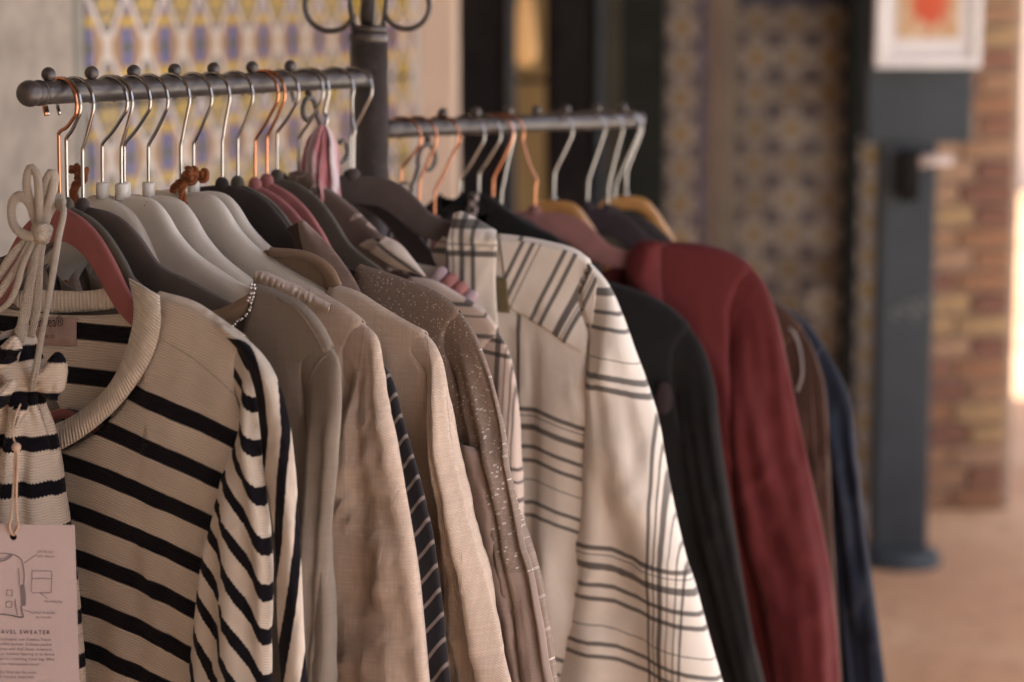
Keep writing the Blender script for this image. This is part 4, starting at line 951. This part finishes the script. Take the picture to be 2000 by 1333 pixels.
# ---------------------------------------------------------------- red shirt
RED = fabric("brick_red_jersey", (.105, .0135, .0155), .07, 900, 'weave', .75, .1, .3)
rdf = along(HANG['R8'], [(1425, 700), (1432, 850), (1450, 980), (1490, 1080), (1530, 1150), (1560, 1250), (1575, 1333)])
P, RD = garment('R8', 'rd', "red_shirt", "brick red smooth shirt on the mauve hanger", "shirt", RED, RED,
    [(1240, 482), (1300, 478), (1360, 482), (1420, 496), (1466, 522)], [(1496, 560), (1518, 622), (1536, 700), (1556, 800), (1578, 900), (1600, 1000), (1620, 1100), (1632, 1200), (1641, 1333), (1650, 1450)],
    [(1424, 660), (1420, 760), (1424, 860), (1438, 960), (1458, 1070), (1482, 1150), (1500, 1240), (1512, 1333), (1520, 1450)], (1110, 700), (1050, 540), GF, wfun=lambda u, z: .012*max(0, 1-abs(u-rdf(z))/.03), seed=14.8, crease=.006, fold=.015, wrinkle=.0006, th1=.020, soff=.014, t1=.012)
patch("collar", P, [(1226, 560), (1224, 530), (1228, 500), (1244, 474), (1262, 468), (1282, 470)], [(1294, 590), (1290, 550), (1290, 515), (1290, 488), (1296, 478), (1302, 482)], RED, RD, .012, .010, .010, n=30, m=14, seed=4, amp=.002)
patch("front_edge", P, [(1226, 560), (1232, 600), (1242, 640), (1256, 700)], [(1294, 590), (1300, 620), (1306, 650), (1314, 700)], RED, RD, .012, .008, .008, n=24, m=12)
seam("armhole_seam", P, 'rd_sleeve', [(1486, 556), (1462, 578), (1442, 602), (1430, 640)], RED, RD, .0012, .0002)
# ---------------------------------------------------------------- brown and navy tops at the far end
BROWN = fabric("brown_jersey", (.048, .020, .012), .10, 800, 'weave', .75, .3, .3)
P, BR = garment('R10', 'br', "brown_top", "gathered chocolate brown top glimpsed between the red and navy shirts", "top", BROWN, BROWN,
    [(1350, 520), (1420, 545), (1480, 575), (1530, 606), (1566, 642)], [(1592, 690), (1610, 750), (1618, 830), (1622, 950), (1630, 1100), (1638, 1240), (1644, 1340), (1650, 1450)],
    [(1500, 760), (1505, 880), (1515, 1000), (1530, 1150), (1545, 1333), (1550, 1450)], (1200, 720), (1180, 560), GF, seed=16.0, fold=.012, th1=.014, soff=.004)
for k, xs in enumerate(([(1560, 655), (1578, 720), (1584, 800), (1590, 900)], [(1575, 665), (1592, 730), (1600, 800), (1604, 900)], [(1586, 690), (1604, 760), (1610, 840), (1612, 920)])):
    seam("gather_fold", P, 'br_sleeve', xs, BROWN, BR, .0035, -.0015)
NAVY = fabric("navy_cotton", (.010, .0145, .029), .12, 700, 'weave', .85, .3, .4)
P, NV = garment('R12', 'nb', "navy_shirt", "navy blue cotton shirt, last garment on the far rail", "shirt", NAVY, NAVY,
    [(1380, 520), (1450, 552), (1525, 600), (1572, 632), (1610, 680)], [(1644, 740), (1662, 790), (1669, 850), (1681, 950), (1696, 1080), (1712, 1200), (1729, 1333), (1745, 1450)],
    [(1560, 800), (1590, 900), (1612, 1000), (1628, 1110), (1640, 1220), (1650, 1333), (1655, 1450)], (1240, 720), (1230, 560), GF, seed=17.7, crease=.008, fold=.014, wrinkle=.0014, th1=.018, soff=.006)
seam("yoke_piping", HANG['R10'], 'br_sleeve', [(1540, 640), (1553, 656), (1563, 690), (1566, 730), (1556, 765)], simple("grey_piping", (.20, .17, .17), .6), BR, .0022, .001)

# ================================================================ POUCH, TAG, CORDS, SCARF
P1 = HANG['L1']
CORDM = fabric("cotton_tape", (.60, .53, .44), .10, 420, 'weave', .95, .1, .9)
PW = 0.060                                            # the pouch hangs this far in front of the hanger
pb = Plane(P1.H + P1.N*PW, R(14))
pz = P1.H + P1.N*PW
po = empty("drawstring_pouch", pz, -pb.psi, "small striped knit pouch hanging by white drawstrings in front of the sweater", "pouch")
zq = pb.px(60, 858).y
POUCHM = striped("pouch_knit", .0412, .0135, zq, (.66, .57, .475))
secs = [(660, 18, 40), (690, 22, 48), (725, 32, 52), (758, 40, 46), (785, 42, 40), (812, 42, 50), (850, 40, 64), (900, 40, 73), (960, 38, 82), (1030, 36, 94), (1120, 32, 108), (1220, 28, 122), (1333, 24, 134), (1440, 22, 140), (1500, 22, 120)]
ss = resample([Vector(q) for q in secs], 80)
v, f, uv = [], [], []; NC = 96
for i, (y, cx_, hw_) in enumerate(ss):
    c = pb.px(cx_, y); e = pb.px(cx_+hw_, y); hw = e.x-c.x; pl = .30*math.exp(-((y-785)/70)**2) + .10 + .10*sstep(770, 640, y)
    tk = .020 + .012*sstep(800, 1000, y) + .010*sstep(770, 650, y)
    for k in range(NC):
        a = 2*math.pi*k/NC; r = 1 + pl*math.sin(9*a + 1.2*math.sin(a*2+.5) + y*.002)*(.7+.5*math.sin(3*a+1)) + .06*fbm(math.cos(a)*2, math.sin(a)*2, y*.01)
        x = c.x + hw*math.cos(a)*(1+.3*(r-1)); w_ = tk*math.sin(a)*r + .004*math.sin(9*a)*sstep(780, 900, y)
        z = c.y + (.010*math.sin(3*a+.8) + .005*math.sin(5*a+2))*sstep(790, 650, y)
        v.append((x, -w_, z)); uv.append((a*.03, z + .0006*math.sin(a*9)))
for i in range(len(ss)-1):
    for k in range(NC): f.append((i*NC+k, i*NC+(k+1) % NC, (i+1)*NC+(k+1) % NC, (i+1)*NC+k))
finish("bag", v, f, uv, POUCHM, po, "pouch", .0016)
def ear(name, pts, wd, seedv):     # turned-out frill of the pouch mouth
    L = [pb.L(x, y, w_) for x, y, w_ in pts]; n = 20; path = resample(L, n); v, f, uv = [], [], []
    for i, q in enumerate(path):
        t = i/(n-1); ww = wd*(.35+.9*math.sin(math.pi*min(1, t*.9+.1)))
        for j in range(9):
            s_ = (j-4)/4; v.append(q + Vector((s_*ww*.45, -.006*math.cos(s_*1.4)-.004*fbm(s_*2, t*3, seedv), s_*ww*.75))); uv.append((s_*ww, q.z+s_*ww*.75))
    for i in range(n-1):
        for j in range(8): f.append((i*9+j, i*9+j+1, (i+1)*9+j+1, (i+1)*9+j))
    finish(name, v, f, uv, POUCHM, po, None, .0016)
ear("frill", [(70, 742, .016), (92, 726, .016), (112, 742, .013), (120, 770, .008)], .020, 1)
ear("frill", [(28, 768, .028), (8, 772, .036), (-14, 782, .034)], .016, 2)
ear("frill", [(30, 800, .030), (42, 815, .034), (34, 836, .030)], .013, 3)
ear("frill", [(-10, 700, .026), (15, 690, .032), (40, 692, .030)], .018, 4)
# drawstrings, all tied to the pouch
def cord(pts, r, w0=None, flat=.6, name="drawstring", n=40):
    path = resample([pb.L(p[0], p[1], p[2]-PW+.012 if len(p) > 2 else .006) for p in pts], n)
    return tube(name, path, lambda t: r*(1+.10*math.sin(t*9+pts[0][0])), CORDM, po, nc=10, flat=flat)
W = .050
cord([(112, 400, W), (122, 402, W+.006), (124, 420, W+.010), (114, 466, W+.014), (104, 530, W+.018), (92, 600, W+.022), (80, 664, W+.026), (70, 722, W+.030), (62, 756, W+.024)], .0047)
cord([(76, 448, W), (62, 405, W), (52, 362, W), (56, 333, W), (66, 330, W), (74, 352, W+.002), (77, 400, W+.004), (80, 446, W+.004)], .0046)
cord([(80, 448, W), (84, 402, W), (92, 356, W), (101, 338, W), (106, 348, W), (101, 378, W+.003), (92, 412, W+.004), (84, 448, W+.004)], .0046)
cord([(74, 450, W), (66, 415, W), (54, 392, W), (38, 384, W), (25, 396, W), (23, 424, W+.002), (32, 448, W+.006), (58, 462, W+.008), (78, 452, W+.006)], .0046)
cord([(84, 450, W), (94, 420, W), (104, 398, W), (114, 388, W-.002), (122, 396, W), (118, 408, W+.006)], .0047)
cord([(78, 455, W), (66, 510, W+.004), (56, 570, W+.008), (46, 625, W+.014), (36, 670, W+.020), (26, 705, W+.020)], .0052, flat=.5)
cord([(84, 455, W), (78, 510, W+.002), (74, 560, W+.006), (70, 612, W+.010), (60, 660, W+.016)], .0042, flat=.5)
cord([(72, 452, W), (48, 472, W+.004), (22, 502, W+.006), (2, 534, W+.006), (-16, 560, W+.006)], .0040, flat=.5)
cord([(70, 458, W+.004), (46, 500, W+.008), (24, 536, W+.010), (4, 566, W+.010), (-14, 590, W+.01)], .0038, flat=.5)
cord([(66, 470, W+.006), (44, 520, W+.012), (34, 556, W+.014), (18, 590, W+.014), (-12, 614, W+.012)], .0030)
for k, pts in enumerate(([(70, 444, W+.004), (76, 456, W+.012), (86, 462, W+.012), (94, 456, W+.004)], [(68, 456, W+.004), (78, 448, W+.012), (88, 446, W+.012), (95, 450, W+.004)], [(74, 468, W+.004), (80, 462, W+.014), (90, 468, W+.006)])):
    cord(pts, .0050, flat=.8, name="knot", n=16)
# ---- hang tag
tg = Plane(pt(26, 1046, 1.945), R(3))
to = empty("hang_tag", tg.H, -tg.psi, "pale pink printed card tag on twine at the lower left corner", "tag")
CARD = simple("pink_card", (.53, .43, .425), .75, var=.03, scale=18)
c0, c1 = tg.px(146, 1026), tg.px(146, 1420); wl = tg.px(-94, 1026).x
hole = tg.px(26, 1049); hr = tg.px(33, 1049).x - hole.x
bm = bmesh.new(); z1, z0 = c0.y, c1.y
ring = [bm.verts.new((hole.x+hr*math.cos(k*math.pi/12), 0, hole.y+hr*math.sin(k*math.pi/12))) for k in range(24)]
rect = []
for k in range(24):
    a = k*math.pi/12; dx, dz = math.cos(a), math.sin(a)
    tx = ((c0.x-hole.x)/dx if dx > 1e-6 else (wl-hole.x)/dx if dx < -1e-6 else 9e9); tz = ((z1-hole.y)/dz if dz > 1e-6 else (z0-hole.y)/dz if dz < -1e-6 else 9e9)
    t = min(tx, tz); rect.append([hole.x+dx*t, hole.y+dz*t])
for cxn, czn in ((c0.x, z1), (wl, z1), (wl, z0), (c0.x, z0)):
    k = min(range(24), key=lambda i: (rect[i][0]-cxn)**2+(rect[i][1]-czn)**2); rect[k] = [cxn, czn]
rv = [bm.verts.new((a, 0, b)) for a, b in rect]
for k in range(24): bm.faces.new((ring[k], rv[k], rv[(k+1) % 24], ring[(k+1) % 24]))
bmesh.ops.recalc_face_normals(bm, faces=bm.faces[:])
co = bm_obj("card", bm, CARD, to); md = co.modifiers.new("thickness", 'SOLIDIFY'); md.thickness = .0007; md.offset = 0
LW = -.0008
def tline(body, x, y, hpx, align='RIGHT', space=1.0, mat=INK):
    q = tg.px(x, y); t = text("lettering", body, hpx*1.39*1.945/F, mat, co, align, space=space); t.rotation_euler = (math.pi/2, 0, 0); t.location = (q.x, LW, q.y); return t
INK2 = simple("grey_ink", (.20, .165, .165), .9)
tline("CATALINA TRAVEL SWEATER", 98, 1239, 8.5, space=1.28)
body_lines = [("for the travel enthusiast, our Catalina Travel", 100), ("is the perfect partner. Delicate pocket", 102), ("detail and now with that classic crewneck.", 104), ("spring or summer layering or to throw", 107), ("packaged in a matching travel bag. Who", 107), ("doesn't love a low maintenance mate?", 77)]
for k, (tx, xx) in enumerate(body_lines): tline(tx, xx, 1252+k*9.6, 6.0, mat=INK2)
tline("Tumble dry. One size fits most.", 73, 1316, 6.0, mat=INK2); tline("50% Acrylic, 50% Viscose. Imported.", 68, 1325, 6.0, mat=INK2)
tline("50% Acrylic,", 106, 1080, 5, mat=INK2); tline("50% Viscose", 107, 1089, 5, mat=INK2); tline("Matching bag", 122, 1177, 5, mat=INK2); tline("Wash & tumble", 108, 1199, 5, mat=INK2); tline("dry friendly", 101, 1208, 5, mat=INK2)
def ink(pts, r=.00022, smooth=True, mat=INK2):
    q = [tg.px(*p) for p in pts]; pth = resample([Vector((a.x, LW, a.y)) for a in q], 4*len(pts) if smooth else len(pts)*8, smooth)
    return tube("drawn_line", pth, r, mat, co, nc=6)
for mir in (1, -1):
    mx = (lambda pts: pts) if mir == 1 else (lambda pts: [(2*-2-x, y) for x, y in pts])
    ink(mx([(-2, 1081), (10, 1081), (24, 1083), (33, 1086), (42, 1093), (46, 1108), (48, 1124), (47, 1140)]), .0004); ink(mx([(37, 1110), (38, 1130), (38, 1142)]), .0003)
    ink(mx([(-2, 1096), (8, 1095), (18, 1090), (24, 1084)]), .0006); ink(mx([(-2, 1092), (7, 1091), (15, 1087), (20, 1083)]), .0003)
    ink(mx([(42, 1184), (44, 1196), (46, 1205), (36, 1205), (22, 1202), (8, 1200), (-2, 1200)]), .0006); ink(mx([(30, 1170), (32, 1186), (35, 1202)]), .0003)
    q = [tg.px(*p) for p in mx([(39, 1143), (48, 1141), (51, 1160), (51, 1183), (42, 1184), (41, 1162)])]
    mesh_obj("drawn_cuff", [(a.x, LW, a.y) for a in q], [tuple(range(6)) if mir == 1 else tuple(range(6))[::-1]], INK2, co, smooth=False)
for pts in ([(63, 1115), (102, 1116), (101, 1158), (62, 1158), (63, 1115)], [(64, 1130), (101, 1130)], [(14, 1152), (25, 1153), (24, 1164), (13, 1163), (14, 1152)], [(13, 1175), (24, 1175), (23, 1187), (12, 1186), (13, 1175)], [(78, 1158), (94, 1169)], [(48, 1100), (72, 1083)], [(44, 1190), (66, 1198)]): ink(pts, .00022, False)
tw_m = fabric("twine", (.56, .40, .29), .10, 500, 'noise', .9)
cl = lambda x, y, w_=0: tg.L(x, y, w_)
tube("twine", resample([cl(26, 1046, .002), cl(18, 1030, .003), cl(22, 1010, .003), cl(26, 960, .002), cl(29, 900, .002), cl(31, 876, .003)], 30), .0012, tw_m, to, nc=8)
tube("twine", resample([cl(26, 1046, .002), cl(36, 1028, .003), cl(33, 1008, .003), cl(32, 960, .003), cl(34, 900, .003), cl(33, 876, .003)], 30), .0012, tw_m, to, nc=8)
v, f = [], []; ball_geo(cl(32, 874, .003), .0042, v, f, 12, 8); mesh_obj("knot", v, f, tw_m, to)
tube("twine", resample([cl(32, 872, .002), cl(24, 845, -.004), cl(30, 815, -.012), cl(40, 790, -.02)], 20), .0009, tw_m, to, nc=8)

# ---- rust ropes
RUST = fabric("rust_rope_fibre", (.235, .072, .022), .2, 700, 'noise', .95, .3, .8)
def rope(name, P, runs, label):
    o = empty(name, P.H, -P.psi, label, "rope", "rust rope ties")
    for pts, r in runs:
        path = resample([P.L(*p) for p in pts], 60)
        for s_ in range(3):
            q = []
            for i, c in enumerate(path):
                a = path[max(i-1, 0)]; b = path[min(i+1, 59)]; t = (b-a).normalized(); n1 = t.cross(Vector((0, 1, 0))).normalized(); n2 = t.cross(n1)
                L = i*(path[1]-path[0]).length; th = L/(r*4.4)*2*math.pi*.5 + s_*2.094
                q.append(c + (n1*math.cos(th) + n2*math.sin(th))*r*.55)
            tube("strand", q, r*.58, RUST, o, nc=8)
    return o
rope("rope_tie", HANG['L4'], [([(140, 332, 0), (150, 328, .004), (160, 336, .004), (163, 350, 0), (152, 358, 0), (144, 372, 0), (146, 392, 0), (140, 440, .002), (128, 500, .002), (124, 570, .002)], .0042), ([(150, 345, .006), (162, 340, .008), (168, 330, .004)], .0040)], "rust brown rope tie behind the first grey velvet hangers")
rope("rope_tie", HANG['L8'], [([(366, 334, .006), (376, 332, .008), (381, 343, .008), (374, 354, .008), (364, 350, .008), (366, 338, .010), (376, 342, .014)], .0046), ([(382, 348, .004), (392, 342, .003), (399, 338, .003), (401, 348, .003), (394, 352, .003)], .0046), ([(368, 352, .008), (358, 362, .012), (356, 380, .016), (360, 400, .018)], .0038), ([(360, 354, .004), (344, 362, .008), (336, 376, .010)], .0034)], "rust brown rope knotted round a white hanger's neck")

# ---- pink and white scarf
Ps = hang_plane(NEAR, 643, 26)
def scarf_m():
    s = NT("striped_voile"); x, y, _ = s.uvxy("UV"); uv = s.coord("UV"); m1 = s.ramp(s.math('SINE', s.math('MULTIPLY', x, 88)), -.3, .5); m2 = s.repeat(x, .024, .004, .01, .002)
    c = s.mix(m1, (.40, .15, .165), (.60, .50, .52)); c = s.mix(m2, c, (.50, .28, .29)); s.base(c, .8, 0, .4, .2); s.b.inputs["Transmission Weight"].default_value = 0.0
    s.bump(s.noise(s.mapv(uv, (1, .1, 1)), 300, 2), .4, .0008); return s.m
so = empty("scarf", Ps.H, -Ps.psi, "sheer pink and white striped scarf hung over a hook near the post", "scarf")
rowsx = [(244, 626, 637), (262, 610, 647), (285, 601, 655), (310, 596, 659), (335, 594, 661), (360, 598, 661), (385, 606, 659), (420, 612, 655), (470, 616, 652)]
rs = resample([Vector(q) for q in rowsx], 44); v, f, uv = [], [], []; NC = 64
for i, (y, xa, xb) in enumerate(rs):
    a_, b_ = Ps.px(xa, y), Ps.px(xb, y); c = (a_+b_)/2; hw = (b_.x-a_.x)/2
    for k in range(NC):
        t = 2*math.pi*k/NC; r = 1 + .25*math.sin(5*t + i*.05) + .5*fbm(math.cos(t)*1.7, math.sin(t)*1.7, i*.05)
        v.append((c.x + hw*(math.cos(t) + .18*fbm(math.cos(t)*2, i*.08, 3)), -(.013*sstep(-3, 16, i)+.002)*math.sin(t)*r*1.1 - .004*math.sin(5*math.cos(t)*3 + i*.02)*sstep(0, 10, i), c.y)); uv.append((t*.045 + .008*fbm(t, i*.08, 5) + i*.0005, a_.y))
for i in range(len(rs)-1):
    for k in range(NC): f.append((i*NC+k, i*NC+(k+1) % NC, (i+1)*NC+(k+1) % NC, (i+1)*NC+k))
finish("cloth", v, f, uv, scarf_m(), so, None, .0007)
ho = empty("wire_hook", Ps.H, -Ps.psi, "steel wire hook holding the pink scarf", "hook")
pth = [Vector((.0235*math.cos(R(a)), 0, RR+.0021-.0235 + .0235*math.sin(R(a)))) for a in range(208, -20, -8)]
e_ = Ps.px(633, 238); pth += resample([pth[-1], Vector((.018, 0, -.034)), Vector((e_.x+.004, 0, e_.y+.004)), Vector((e_.x, 0, e_.y-.012))], 16)[1:]
tube("wire", pth, .0020, SILVER, ho, nc=12); v, f = [], []; ball_geo(pth[0], .0028, v, f, 10, 8); mesh_obj("wire_tip", v, f, SILVER, ho)

# ---- padded hanger with pink satin rolls
Pp = HANG['L18']; pp = empty("padded_strap", Pp.H, -Pp.psi, "row of pink and lilac satin rolls between striped blouse and plaid shirt", "padded strap")
SP, SL = fabric("pink_satin", (.42, .18, .17), .05, 900, 'rib', .5, .3, .2), fabric("lilac_satin", (.50, .37, .40), .05, 900, 'rib', .5, .3, .2)
for x, y, m_, r in ((856, 540, SL, .013), (874, 556, SP, .0145), (894, 572, SP, .0145), (914, 588, SL, .0135)):
    c = Pp.L(x, y, .022); v, f = [], []; ax = Vector((.78, 0, -.62)); n2 = Vector((.62, 0, .78))
    for i in range(13):
        s_ = (i-6)/6; rr = r*(1-.75*abs(s_)**3.2)
        for k in range(20):
            a = 2*math.pi*k/20; v.append(c + ax*(s_*r*.62) + n2*(rr*math.cos(a)) + Vector((0, 1, 0))*(rr*.6*math.sin(a)))
    for i in range(12):
        for k in range(20): f.append((i*20+k, i*20+(k+1) % 20, (i+1)*20+(k+1) % 20, (i+1)*20+k))
    mesh_obj("roll", v, f, m_, pp)
